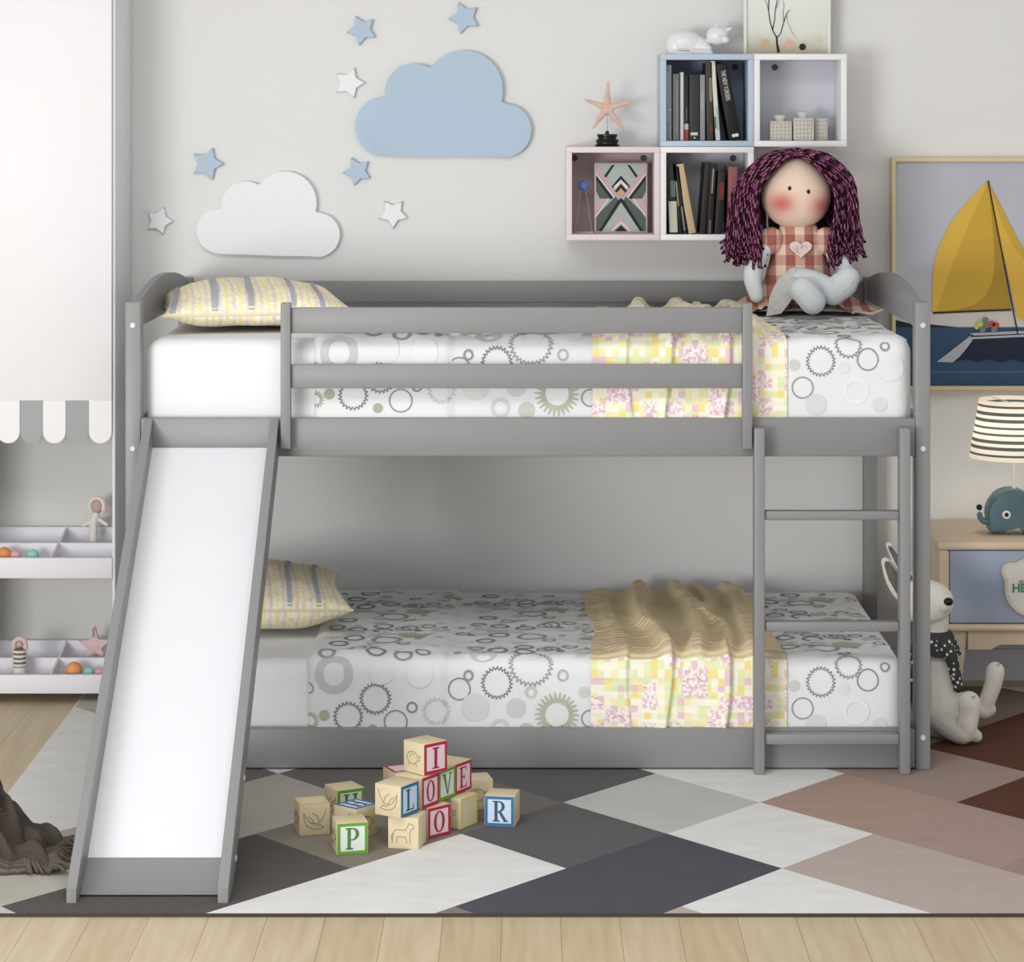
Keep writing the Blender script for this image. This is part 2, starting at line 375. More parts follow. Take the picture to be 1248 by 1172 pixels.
def motif(bm,kind,cx,cd,Rr,w,teeth,mi,mapper,off):
    n=max(36,teeth*4) if teeth else 40
    def rad(i):
        if kind=='g': return Rr*(1+(.16 if i%4 in (0,1) else 0)), Rr-w+(Rr*.10 if i%4 in (0,1) else 0)
        if kind=='f': return Rr*(1.0 if i%4 in (0,1) else .72), Rr-w-.001
        return Rr,(Rr-w if kind!='d' else 0)
    outer=[];inner=[]
    for i in range(n):
        a=2*PI*i/n; ro,ri=rad(i)
        outer.append(bm.verts.new(mapper(cx+ro*math.cos(a),cd+ro*math.sin(a),off)))
        if kind!='d': inner.append(bm.verts.new(mapper(cx+ri*math.cos(a),cd+ri*math.sin(a),off)))
    if kind=='d':
        mid=[bm.verts.new(mapper(cx+Rr*.5*math.cos(2*PI*i/n),cd+Rr*.5*math.sin(2*PI*i/n),off)) for i in range(n)]
        c=bm.verts.new(mapper(cx,cd,off))
        for i in range(n):
            j=(i+1)%n
            bm.faces.new((outer[i],outer[j],mid[j],mid[i])).material_index=mi
            bm.faces.new((mid[i],mid[j],c)).material_index=mi
    else:
        for i in range(n):
            j=(i+1)%n; bm.faces.new((outer[i],outer[j],inner[j],inner[i])).material_index=mi
def make_duvet(level,mx1,zt,yf,label):
    r=.035; bx=(-.955,mx1,yf,.985,zt-.30,zt)
    xl=(383-CX)/489.4 if level else (375-CX)/489.4
    seam=-.194 if level else -.205
    H=.20 if level else .172
    def mapper(x,d,off=0):
        # d>0 hangs down the front from the fold, d<0 runs back over the top
        if d>=0: q=(x,yf,zt-d)
        else: q=(x,yf-d,zt)
        tw=max(0,min(1,(seam+.012*max(0,-d)-x)/.006+.5))
        th=.007+.008*tw
        if x-xl<.02: th*=max(0.15,math.sin(max(0,x-xl)/.02*PI/2))
        p,n=rmap(q,bx,r,th+off)
        top=max(0,min(1,(-d+.02)/.05))
        a=.0022+.0045*top*(math.exp(-max(0,-d-.03)/.10)+.25)
        w=noise.noise(Vector((x*9,d*14,level*5+1)))*a+noise.noise(Vector((x*34,d*26,level*3)))*a*.45
        return p+n*(w)
    bm=NB(); uvl=None
    e=mx1+.0
    us=[xl+i*(e-xl)/150 for i in range(151)]
    ds=[H-i*H/22 for i in range(22)]+[-i*.93/95 for i in range(96)]
    g=[[bm.verts.new(mapper(u,d)) for u in us] for d in ds]
    for i in range(len(ds)-1):
        for j in range(150): bm.faces.new((g[i][j],g[i][j+1],g[i+1][j+1],g[i+1][j]))
    # foot end hanging down
    def mend(y,t):
        p,n=rmap((mx1,y,zt-t),bx,r,.007); return p
    def ypos(d): return yf if d>=0 else yf-d
    ge=[[g[22-q][150] for q in range(23)]]
    for i,d in enumerate(ds):
        if d<0: ge.append([g[i][150]]+[bm.verts.new(mend(ypos(d),H*q/22)) for q in range(1,23)])
    for i in range(len(ge)-1):
        for j in range(22): bm.faces.new((ge[i][j],ge[i][j+1],ge[i+1][j+1],ge[i+1][j]))
    # left hem turned under
    hem=[bm.verts.new(mapper(xl,d,-.006)) for d in ds]
    for i in range(len(ds)-1): bm.faces.new((g[i][0],g[i+1][0],hem[i+1],hem[i]))
    k=489.4; n_=0; f0=(412 if level else 801)
    for rep in range(0,12):
        for (kd,px,py,Rr,w,te,c) in MOT:
            x=(px-CX)/k; d=(py-801)/k
            if level and px<545: x+=6/k
            Rm=Rr/k; wm=w*(1.25 if kd in 'rg' else 1)/k
            if rep>0:
                d=-(d*.5)-.012-(rep-1)*.080; x=xl+((x-xl)+rep*.37)%(mx1-xl)
                Rm*=.72; wm*=1.5
                if random.random()<.1: continue
            if x-Rm*1.2<xl+.004 or x+Rm*1.2>mx1-.004:
                if not(rep==0 and x<0 and x+Rm>xl+.008): continue
            if abs(x-seam-(.012*max(0,-d)))<.012 or (abs(x-seam)<Rm*.95 and rep==0 and kd!='r' and px<540): 
                if rep>0: continue
            if d-Rm*1.2<-.90: continue
            if d+Rm*1.2>H: pass
            n_+=1; motif(bm,kd,x,d,Rm,wm,te,1+mcols.index(c),lambda a,b_,o: mapper(max(a,xl+.001),min(b_,H),o),.0012+.00004*(n_%12))
    o=mk('duvet',bm,[duvetm]+mmats,normals=False,ang=60)
    tag(o,label,'duvet'); return mapper
def mattress(x0,x1,z0,z1,label):
    b=NB(); box(b,x0,x1,.048,.995,z0,z1,.04,seg=6)
    tag(mk('mattress',b,sheet,ang=60),label,'mattress')
mattress(-.952,.945,.816,1.060,'thick mattress in a plain white sheet on the upper bunk')
mattress(-.935,.925,.066,.262,'mattress in a plain white sheet on the lower bunk')
mapU=make_duvet(1,.950,1.061,.045,'white duvet printed with grey and olive gear rings on the upper bunk')
mapL=make_duvet(0,.930,.264,.045,'white duvet printed with grey and olive gear rings on the lower bunk')
def make_throw(level,mapper,label):
    X0=.157 if not level else .161; X1=.645; H=.175 if not level else .205
    def path(pts,d):
        if d>=pts[0][0]: return pts[0][1]
        for a,b_ in zip(pts,pts[1:]):
            if b_[0]<=d<=a[0]:
                t=(a[0]-d)/(a[0]-b_[0]); t=t*t*(3-2*t); return a[1]+(b_[1]-a[1])*t
        return pts[-1][1]
    crease=[(.258,.012,.045),(.352,.018,.045),(.496,.019,.05),(.575,.010,.04)]
    ridges=[([(.0,.354),(-.24,.34),(-.40,.307),(-.72,.303),(-.9,.314)],.036,.020),
            ([(0,.42),(-.2,.44),(-.57,.45),(-.86,.419)],.034,.022),
            ([(0,.500),(-.2,.515),(-.37,.51),(-.46,.478),(-.72,.497),(-.9,.478)],.022,.014),
            ([(0,.565),(-.2,.57),(-.8,.58),(-.9,.56)],.030,.022),
            ([(0,.24),(-.2,.235),(-.5,.22),(-.9,.21)],.008,.02)]
    def f(u,d):
        # u in 0..1
        back=max(0,-d)/.93
        xl=X0+.02*math.exp(-((back-.36)/.16)**2); xr=X1-.035*back
        if d<0 and level==0: xl-=.0
        x=xl+(xr-xl)*u
        h=.003
        for xc,a,w in crease:
            xc2=xc+.010*math.sin(d*14+xc*40)
            fade=1 if d>0 else math.exp(d/.10)
            s=1/(1+math.exp(-(xc2-x)/.0018)); h+=a*fade*s*math.exp(-max(0,xc2-x)/w)
        if d<.03:
            g=min(1,(.03-d)/.09)
            for pt,a,w in ridges:
                xc=path(pt,d); e=(x-xc)/w; h+=a*.88*g/(1+(e*.95)**4)**.9
        h+=.0018*noise.noise(Vector((x*22,d*20,level)))
        return mapper(x,d,h+.002)
    bm=NB(); uvl=bm.loops.layers.uv.new('UVMap')
    NU=150; ds=[H-i*H/36 for i in range(36)]+[-i*.925/120 for i in range(121)]
    def hem(u,d,i):
        if i==0: d=d-.004*math.sin(u*9)-(.006 if not level else 0)*abs(math.sin(u*5))
        return f(u,d)
    g=[[bm.verts.new(hem(j/NU,d,i)) for j in range(NU+1)] for i,d in enumerate(ds)]
    for i in range(len(ds)-1):
        for j in range(NU):
            fc=bm.faces.new((g[i][j],g[i][j+1],g[i+1][j+1],g[i+1][j]))
            if ds[i+1]<-.004 and level==0: fc.material_index=1
            for l,(a,c) in zip(fc.loops,((i,j),(i,j+1),(i+1,j+1),(i+1,j))): l[uvl].uv=(c/NU*.5,-ds[a]+.5)
    # thickness: edge strips
    for jj in (0,NU):
        low=[bm.verts.new(v.co+Vector((0,.0,-.004))+Vector((.002 if jj==0 else -.002,0.003 if ds[i]>0 else 0,0))) for i,v in enumerate([g[i][jj] for i in range(len(ds))])]
        for i in range(len(ds)-1): 
            fc=bm.faces.new((g[i][jj],g[i+1][jj],low[i+1],low[i]))
            for l in fc.loops: l[uvl].uv=(.01,.3)
    o=mk('throw_blanket',bm,[patchm,ribm],normals=False,ang=80); tag(o,label,'blanket')
make_throw(1,mapU,'yellow and pink patchwork throw pleated over the upper bunk')
make_throw(0,mapL,'yellow and pink patchwork throw with tall folds over the lower bunk')
def pillow(loc,rz,W,Dp,h,label,group,tilt=0,flatb=.62):
    t=thing('pillow',label,'pillow',loc,None,rz)
    def S(a,b,s,off=0):
        x=a*W*(1-.09*(1-b*b)*a*a); y=b*Dp*(1-.09*(1-a*a)*b*b)
        q=max(0,(1-a*a)*(1-b*b))
        z=s*h*(q**.42)*(1 if s>0 else flatb)+.010*noise.noise(Vector((a*2.3,b*2.3,s+loc[0])))*q**.3
        v=Vector((x,y,z+h*flatb))
        if off: v+=Vector((a*.3,b*.3,s)).normalized()*off*(min(1,q*8)+.4)
        return v
    bm=NB(); uvl=bm.loops.layers.uv.new('UVMap'); N=48
    def tt(i): 
        u=i/N*2-1; return math.sin(u*PI/2)
    for s in (1,-1):
        g=[[S(tt(i),tt(j),s) for i in range(N+1)] for j in range(N+1)]
        vs=[[bm.verts.new(p) for p in r_] for r_ in g]
        for j in range(N):
            for i in range(N):
                idx=((j,i),(j,i+1),(j+1,i+1),(j+1,i)) if s>0 else ((j,i),(j+1,i),(j+1,i+1),(j,i+1))
                f=bm.faces.new([vs[a][b] for a,b in idx])
                for l,(a,b) in zip(f.loops,idx): l[uvl].uv=(tt(b)*W+.5,tt(a)*Dp+.5+(.4 if s<0 else 0))
    bmesh.ops.remove_doubles(bm,verts=bm.verts,dist=.0004)
    mk('cushion_body',bm,pillm,t,local=True,ang=80,normals=False)
    # piping around the seam
    b=NB(); pts=[]
    for i in range(40): pts.append(S(tt(i/40*N),-1,1))
    for i in range(40): pts.append(S(1,tt(i/40*N),1))
    for i in range(40): pts.append(S(-tt(i/40*N),1,1))
    for i in range(41): pts.append(S(-1,-tt(i/40*N),1))
    tube(b,pts,.0035,6); mk('piping',b,M((238,230,200),.9,.1),t,local=True,ang=80)
    b=NB()
    for a0,w,b0,b1 in ((-.80,.035,-1,.7),(-.36,.035,-1,.8),(.02,.03,-1,.9),(.46,.025,-1,.9),(.76,.025,-1,.8)):
        prev=None
        for i in range(41):
            bb=b0+(b1-b0)*i/40; sh=-.10*math.cos((i/40)*PI/2)+.0
            row=[b.verts.new(S(max(-.97,min(.97,a0+w*q-sh*-1)),max(-.995,bb),1,.0022)) for q in (-1,0,1)]
            if prev:
                for q in range(2): b.faces.new((prev[q],prev[q+1],row[q+1],row[q]))
            prev=row
    mk('ribbon_trim',b,M((178,184,196),.85,.1),t,local=True,ang=80,label='grey ribbon strips',normals=False)
    return t
pillow(Vector((-.730,.47,1.064)),R(10),.245,.30,.076,'plump yellow patterned pillow at the left end of the upper bunk',None)
pillow(Vector((-.735,.50,.266)),R(8),.250,.27,.076,'yellow patterned pillow on the lower bunk behind the slide',None,flatb=1.05)
# ---------------------------------------------------------------- wall clouds and stars
def union_outline(circ,rects,c,n=140):
    out=[]
    for i in range(n):
        a=2*PI*i/n; dx,dy=math.cos(a),math.sin(a); best=0
        for cx,cy,r_ in circ:
            ex,ey=cx-c[0],cy-c[1]; b=ex*dx+ey*dy; q=b*b-(ex*ex+ey*ey-r_*r_)
            if q>=0 and b+math.sqrt(q)>best: best=b+math.sqrt(q)
        for x0,x1,y0,y1 in rects:
            t=1e9
            if abs(dx)>1e-9: t=min(t,((x1 if dx>0 else x0)-c[0])/dx)
            if abs(dy)>1e-9: t=min(t,((y1 if dy>0 else y0)-c[1])/dy)
            best=max(best,t)
        out.append((c[0]+dx*best,c[1]+dy*best))
    return out
def cloud(circ,rects,c,ybot,m,label):
    pts=[(x,min(y,ybot(x))) for x,y in union_outline(circ,rects,c,200)]
    Y=WY-.024
    b=NB(); prism(b,[P(x,y,Y) for x,y in pts],(0,.022,0),bev=.0015)
    o=mk('wall_cloud',b,m,ang=50); tag(o,label,'wall decoration'); return o
z2=lambda x,y:(400+x/3.907,y/3.907)
c2=[(z2(*p)[0],z2(*p)[1],r_/3.907) for p,r_ in (((268,600),140),((408,440),138),((645,427),187),((838,620),129))]
bluem=mat('pale_blue_wall_decor',(177,197,215),.6,.25,var=.01); wdec=mat('white_wall_decor',(234,236,240),.6,.25,var=.01)
cloud(c2,[(468,620,140,190)],(540,140),lambda x:189+(x-460)/165*3,bluem,'large pale blue cloud cut-out hanging on the wall')
z1=lambda x,y:(x/2.971,y/2.971)
c1=[(z1(*p)[0],z1(*p)[1],r_/2.971) for p,r_ in (((792,835),80),((890,745),88),((1032,735),114),((1150,850),80))]
cloud(c1,[(264,390,270,312)],(325,270),lambda x:309+(x-264)/126*4.5,wdec,'small white cloud cut-out on the wall above the pillow')
def star(px,py,r_,rot,m,label,grp):
    Y=WY-.016; pts=[]
    for i in range(10):
        a=R(rot)+i*PI/5; q=r_ if i%2==0 else r_*.5
        pts.append(P(px+q*math.sin(a),py-q*math.cos(a),Y))
    b=NB(); prism(b,pts,(0,.014,0),bev=.0012)
    tag(mk('wall_star',b,m,ang=25),label,'wall decoration',grp)
G='star cut-outs on the wall'
star(441,36.5,19,190,bluem,'pale blue wall star above the white star, left of the highest blue one',G)
star(566,21.5,20,-22+72,bluem,'pale blue wall star right above the top of the big blue cloud',G)
star(425.5,101,19.5,18,wdec,'white wall star at the upper left of the big blue cloud',G)
star(252.5,199.5,20.5,18,bluem,'pale blue wall star above the left lobe of the white cloud',G)
star(435.5,208.5,18,48,bluem,'pale blue wall star just under the left end of the blue cloud',G)
star(479,260,18.5,-36,wdec,'white wall star to the right of the white cloud',G)
star(194,269,17.5,20,wdec,'leftmost small white wall star beside the cabinet',G)
# ---------------------------------------------------------------- cube shelves
def cube(x0,x1,z0,z1,mo,mi_,label,screws,yf=.90):
    t=thing('wall_cube_shelf',label,'shelf',((x0+x1)/2,yf,z0),'cube shelves on the wall'); th=.016
    b=NB(); box(b,x0,x1,yf,WY-.001,z0,z0+th,.001); box(b,x0,x1,yf,WY-.001,z1-th,z1,.001)
    box(b,x0,x0+th,yf,WY-.001,z0+th,z1-th,.001); box(b,x1-th,x1,yf,WY-.001,z0+th,z1-th,.001); mk('shelf_frame',b,mo,t)
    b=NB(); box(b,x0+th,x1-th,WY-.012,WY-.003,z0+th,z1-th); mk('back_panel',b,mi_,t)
    for fx in screws:
        b=NB(); bmesh.ops.create_cone(b,cap_ends=True,segments=18,radius1=.009,radius2=.008,depth=.005,matrix=Matrix.Translation((x0+fx*(x1-x0),WY-.015,z1-.034))@Matrix.Rotation(R(90),4,'X'))
        mk('screw_cap',b,M((78,78,84),.5),t)
    return t
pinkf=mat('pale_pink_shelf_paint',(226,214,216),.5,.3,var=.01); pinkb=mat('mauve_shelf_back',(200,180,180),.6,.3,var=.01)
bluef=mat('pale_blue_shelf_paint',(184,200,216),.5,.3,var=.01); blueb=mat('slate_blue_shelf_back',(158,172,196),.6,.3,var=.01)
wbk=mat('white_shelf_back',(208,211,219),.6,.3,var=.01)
SZ0,SZ1=1.268,1.5295; UZ0,UZ1=1.5305,1.790
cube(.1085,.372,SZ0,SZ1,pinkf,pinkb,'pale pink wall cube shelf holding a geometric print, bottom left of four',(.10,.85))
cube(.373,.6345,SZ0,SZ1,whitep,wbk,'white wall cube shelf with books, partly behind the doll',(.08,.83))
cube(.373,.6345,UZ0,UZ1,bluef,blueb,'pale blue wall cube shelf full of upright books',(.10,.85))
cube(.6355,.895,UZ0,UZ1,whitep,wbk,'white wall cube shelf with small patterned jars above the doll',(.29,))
# books
def book(xt,xb,yt,zb,col,label,grp,Y=.925,dep=.145,name='book',shift=0,extra=None):
    k=kk(Y); zt=CZ-(yt-CY)/k
    a0,a1=(xt[0]-CX)/k,(xt[1]-CX)/k; b0,b1=(xb[0]-CX)/k,(xb[1]-CX)/k
    th=b1-b0; lean=math.atan2(a0-b0,zt-zb)
    hgt=(zt-zb)/math.cos(lean)-abs(math.sin(lean))*th*.0
    t=thing(name,label,'book',((b0+b1)/2,Y+dep/2,zb),grp)
    # hinge: lowest corner sits on the shelf
    piv=Vector((b1,0,zb)) if lean>0 else Vector((b0,0,zb))
    if abs(lean)<.01: piv=Vector((b0,0,zb))
    T=Matrix.Translation(piv)@Matrix.Rotation(lean,4,'Y')
    lx0,lx1=(-th,0) if (lean>.01) else (0,th)
    w=th*math.cos(lean)
    lx0,lx1=(-w,0) if lean>.01 else (0,w)
    c=.0012
    b=NB(); box(b,lx0,lx1,Y,Y+c*1.3,.0005,hgt,.0004,T=T); box(b,lx0,lx0+c,Y,Y+dep,.0005,hgt,.0003,T=T); box(b,lx1-c,lx1,Y,Y+dep,.0005,hgt,.0003,T=T)
    mk('cover',b,M(col,.5),t)
    b=NB(); box(b,lx0+c,lx1-c,Y+c*1.4,Y+dep-.003,.003,hgt-.004,T=T); mk('pages',b,M((215,208,190),.9),t)
    for e in extra or []:
        z0,z1,m0,m1,cc=e
        b=NB(); box(b,lx0+w*m0,lx0+w*m1,Y-.0008,Y+.0002,hgt*z0,hgt*z1,T=T); mk('spine_label',b,M(cc,.6),t)
    return t,T,w,hgt,lx0
Uz=UZ0+.0165; Lz=SZ0+.0165; GU='books in the blue cube shelf'; GL='books in the lower white cube shelf'
book((811.5,818.5),(811.5,818.5),79,Uz,(140,145,152),'tall pale grey book first from the left in the blue shelf',GU,extra=[(.25,.9,.25,.45,(175,180,186)),(.4,.42,.1,.9,(185,188,190))])
book((820,828),(820,828),90,Uz,(108,110,112),'medium grey book second from the left in the blue shelf',GU,extra=[(.1,.9,.55,.75,(135,136,136))])
book((829,833.3),(829,833.3),88,Uz,(205,205,205),'thin white-spined upright book in the blue shelf',GU)
book((834,839.2),(834,839.2),92,Uz,(26,27,30),'black book with a rust red foot on its spine in the blue shelf',GU,extra=[(.0,.17,.05,.95,(150,62,48)),(.17,.26,.05,.95,(190,180,165)),(.3,.5,.4,.6,(110,110,110))])
book((840,852.3),(840,852.3),91,Uz,(46,50,52),'thick charcoal book with a small white label in the blue shelf',GU,extra=[(.08,.125,.15,.85,(205,205,205)),(.03,.055,.45,.6,(205,205,205))])
book((853,859.3),(853,859.3),91,Uz,(142,144,146),'mid grey book right of the thick charcoal one',GU,extra=[(.45,.75,.25,.7,(165,167,168))])
book((859.8,866),(861.5,869.5),76,Uz,(62,60,48),'thin olive brown book leaning beside the white one',GU,extra=[(.5,.8,.5,.9,(135,125,100)),(.1,.2,.5,.9,(120,50,40))])
book((866,870.5),(872.5,878),74.5,Uz,(216,216,206),'thin white and teal book leaning left in the blue shelf',GU,extra=[(.0,.12,.05,.95,(205,200,212)),(.13,.42,.45,.95,(150,190,185)),(.15,.3,.05,.3,(40,70,50))])
t,T,w,hg,l0=book((872.3,882.6),(889,903.5),79,Uz,(14,14,15),'thick black book with a white title leaning left in the blue shelf',GU,extra=[(.035,.075,.3,.85,(225,225,220))])
def spine_text(s,size,t,T,w,hg,l0,z,Y,c):
    b=textbm(s,size,.0003)
    Q=T@Matrix.Translation((l0+w/2,Y-.0008,z))@Matrix.Rotation(R(90),4,'X')@Matrix.Rotation(R(-90),4,'Z')@Matrix.Diagonal((.52,1,1,1))
    bmesh.ops.transform(b,matrix=Q,verts=b.verts); mk('title',b,M(c,.6),t)
spine_text('THE NEW YORKERS',.0185,t,T,w,hg,l0,hg*.715,.925,(215,215,212))
t=book((811.5,819),(815,826.5),199,Lz,(24,34,34),'dark green book with a cream lower spine, leftmost in the white shelf',GL,extra=[(.02,.46,.1,.95,(196,200,182)),(.52,.75,.4,.9,(90,112,112))])
book((819.8,821.8),(827.5,831.5),200,Lz,(28,26,20),'very thin dark book leaning beside the leftmost one',GL,extra=[(.4,.75,.4,.8,(165,150,95))])
book((822,824.0),(832.5,838),203,Lz,(20,22,24),'thin black book with white marks leaning against the tan one',GL,extra=[(.05,.4,.3,.6,(140,145,145))])
book((824.3,831.5),(839.5,848.5),200.5,Lz,(202,176,134),'tan leather book leaning left in the lower white shelf',GL)
book((859,865.5),(852.5,860),199,Lz,(38,32,34),'dark brown book leaning right in the lower white shelf',GL)
t,T,w,hg,l0=book((866.3,874.5),(861,868.5),200,Lz,(30,26,26),'dark book with a pale title strip in the lower white shelf',GL,extra=[(.58,.93,.35,.6,(150,145,135)),(.0,.2,.35,.6,(120,110,100))])
book((875.2,884),(870.5,879.5),209,Lz,(36,38,36),'black book with a red band on its spine in the lower white shelf',GL,extra=[(.55,.82,.25,.95,(122,48,38))])
book((887.5,899),(887,898.5),203,Lz,(150,92,92),'dusty red book half hidden by the doll hair',GL)
# geometric framed print
def panel2d(bm,pl,org,ux,uz,th,mi,y0):
    prism(bm,[Vector((org[0]+u*ux,y0,org[2]+v*uz)) for u,v in pl],(0,-th,0),mi)
Yg=1.0; g0=P(724.5,272,Yg); g1=P(789,198.5,Yg); gz=SZ0+.0165
t=thing('geometric_print','small framed print of pink, black and grey geometric chevrons in the pink shelf','picture',((g0.x+g1.x)/2,Yg,gz))
W_,H_=g1.x-g0.x,g1.z-gz
b=NB(); box(b,g0.x,g1.x,Yg,Yg+.012,gz,g1.z,.001); mk('frame',b,M((196,180,182),.6),t)
b=NB(); b2=[]
cols=[(172,184,180),(28,30,30),(84,94,90),(205,170,176),(232,222,222),(205,165,110)]
def gp_(pl,c,L): panel2d(b,[(min(max(u,.03),.97),min(max(v,.025),.975)) for u,v in pl],(g0.x,0,gz),W_,H_,.0006,cols.index(c),Yg-.0002-L*.0007)
A,K,GR,PK,WH,TN=cols
gp_([(0,0),(1,0),(1,1),(0,1)],A,0)
for s in (0,1):
    m=lambda pl:[(1-u,v) for u,v in pl] if s else pl
    gp_(m([(.0,.83),(.0,.62),(.30,.48),(.36,.50)]),K,1); gp_(m([(0,.76),(0,.60),(.10,.49),(.30,.49)]),GR,2)
    gp_(m([(.0,.97),(.05,.97),(.46,.50),(.38,.50),(.0,.88)]),PK,1); gp_(m([(0,.86),(.0,.83),(.36,.50),(.39,.50)]),WH,3)
    gp_(m([(0,.24),(.40,.52),(.46,.46),(.12,.02),(.0,.02)]),GR,1); gp_(m([(.08,.02),(.14,.02),(.5,.44),(.5,.50),(.44,.46)]),K,2)
    gp_(m([(0,.42),(0,.28),(.24,.49),(.14,.49)]),PK,1); gp_(m([(0,.25),(0,.22),(.28,.49),(.25,.49)]),WH,3)
    gp_(m([(.18,.81),(.22,.79),(.38,.97),(.33,.97)]),K,1)
    gp_(m([(.32,.66),(.36,.64),(.5,.77),(.5,.82)]),K,1); gp_(m([(.36,.66),(.40,.62),(.5,.72),(.5,.76)]),WH,2); gp_(m([(.38,.60),(.42,.58),(.5,.64),(.5,.70)]),K,3)
    gp_(m([(.25,.02),(.31,.02),(.5,.17),(.5,.24)]),PK,1); gp_(m([(.31,.02),(.35,.02),(.5,.14),(.5,.17)]),WH,2)
gp_([(.42,.57),(.5,.64),(.58,.57),(.5,.52)],TN,4); gp_([(.38,.02),(.62,.02),(.5,.11)],K,4)
mk('printed_panel',b,[M(c,.6) for c in cols],t)
# blue dandelion light on thin wires
Yd=1.0; c=P(711,226,Yd); zb=SZ0+.0165
t=thing('wire_ornament','small blue ball on a thin wire frame left of the geometric print','ornament',(c.x,Yd,zb))
b=NB(); blob(b,c,.0155); mk('ball',b,M((110,140,205),.4),t)
b=NB()
for i in range(60):
    d=Vector((random.gauss(0,1),random.gauss(0,1),random.gauss(0,1))).normalized(); tube(b,[c+d*.014,c+d*.020],.0004,4)
mk('spikes',b,M((140,165,220),.5),t)
b=NB(); xL,xR=P(700,0,Yd).x,P(723,0,Yd).x
box(b,xL,xR,Yd-.02,Yd+.02,zb,zb+.004,.0008)
for sx in (-1,1): tube(b,[(c.x+sx*.007,Yd,c.z-.014),(c.x+sx*.024,Yd,zb+.004)],.0007,5)
mk('wire_stand',b,M((200,186,182),.5),t)
# jars in the white cube
def jar(x0,x1,ytop,Y,lid,label,grp,rz=0):
    k=kk(Y); w=(x1-x0)/k; cx=((x0+x1)/2-CX)/k; z1=CZ-(ytop-CY)/k; zb=Uz; h=z1-zb
    t=thing('square_jar',label,'jar',(cx,Y,zb),grp,R(rz))
    b=NB(); box(b,-w/2,w/2,-w/2,w/2,0,h,.003); mk('jar_body',b,M((205,200,190),.6),t,local=True)
    b=NB()
    for f_ in range(2):
        T=Matrix.Rotation(R(90)*f_,4,'Z')
        for i in range(5):
            for j in range(5):
                cx2=(-.36+.18*i)*w; cz=(.14+.18*j)*h
                pp=[(cx2,-w/2-.0004,cz-.07*h),(cx2+.06*w,-w/2-.0004,cz),(cx2,-w/2-.0004,cz+.07*h),(cx2-.06*w,-w/2-.0004,cz)]
                prism(b,[T@Vector(p) for p in pp],T@Vector((0,-.0004,0)))
    mk('diamond_relief',b,M((176,170,160),.6),t,local=True)
    if lid:
        b=NB(); lathe(b,[(w*.22,h),(w*.22,h+.004),(w*.27,h+.006),(w*.30,h+.011),(w*.27,h+.016),(w*.12,h+.018)],(0,0,0),20)
        mk('lid',b,M((214,212,208),.4),t,local=True)
jar(937.5,964,147.5,.985,1,'smaller square patterned jar with a lid, left in the white shelf','patterned jars')
jar(966,991,143.5,.98,1,'taller square patterned jar with a round lid in the white shelf','patterned jars')
jar(992,1008,144,1.0,0,'lidless patterned box at the right of the jars','patterned jars')
# starfish on stand
Ys=.985; c=P(740,131.5,Ys); zb=SZ1+.0003
t=thing('starfish_ornament','dried starfish mounted on a black stepped base on the pink shelf','ornament',(c.x,Ys,zb))
b=NB(); lathe(b,[(.034,0),(.036,.004),(.030,.008),(.030,.012),(.034,.014),(.031,.020),(.026,.022),(.026,.026),(.029,.029),(.029,.035),(.006,.036),(.005,.044),(.0,.045)],(c.x,Ys,zb),32)
mk('pedestal',b,M((24,24,25),.35),t)
b=NB(); tube(b,[(c.x,Ys,zb+.04),(c.x,Ys,c.z)],.0017,8); mk('rod',b,M((170,170,168),.3,.6,metal=1),t)
b=NB()
for px,py in ((741,99),(712,121),(773,123.5),(722,157),(760.5,159)):
    e=P(px,py,Ys-.006); d=e-c
    tube(b,[c+d*q for q in (0,.3,.6,.85,1)],[.014,.0085,.0060,.0045,.0022],10,flat=.8,ref=(0,1,0))
blob(b,c,(.016,.010,.016))
b=fuse(b,.0016,2); mk('starfish',b,mat('dried_starfish',(228,206,188),.85,.15,var=.1,vs=40,bump=.8,bs=300,rgb2=(204,160,140)),t)
# cat figurine
Yc=1.0; zc=UZ1+.0003; b=NB()
def C(px,py,dy=0): return P(px,py,Yc+dy)
blob(b,C(834,52),(.052,.036,.037)); blob(b,C(824,56),(.030,.035,.030)); blob(b,C(852,57),(.03,.03,.028))
capsule(b,[C(852,55,-.005),C(862,60,-.02)],[.025,.014]); blob(b,C(874,43.5,-.01),(.031,.027,.028)); blob(b,C(884,49,-.02),(.012,.014,.010))
capsule(b,[C(845,63.5,-.03),C(866,64.5,-.035)],[.010,.008]); capsule(b,[C(818,63,-.02),C(828,65,-.04),C(842,65,-.04)],[.010,.008,.006])
tube(b,[C(872,36,-.01),C(874,27,-.012)],[.0105,.001],10); tube(b,[C(883,38,-.01),C(893,33.5,-.012)],[.0105,.001],10)
b=fuse(b,.0022,5); m0=min(v.co.z for v in b.verts)
for v in b.verts: v.co.z=max(v.co.z,zc)
t=thing('cat_figurine','white porcelain sleeping cat on top of the blue shelf','figurine',(C(845,0).x,Yc,zc)); mk('body',b,M((238,240,242),.25,.5),t)
b=NB()
for sx in (878,888): tube(b,[C(sx-2.5,43,-.037),C(sx,44.2,-.038),C(sx+2.5,43,-.037)],.0006,5)
mk('eye',b,M((170,170,172),.5),t)
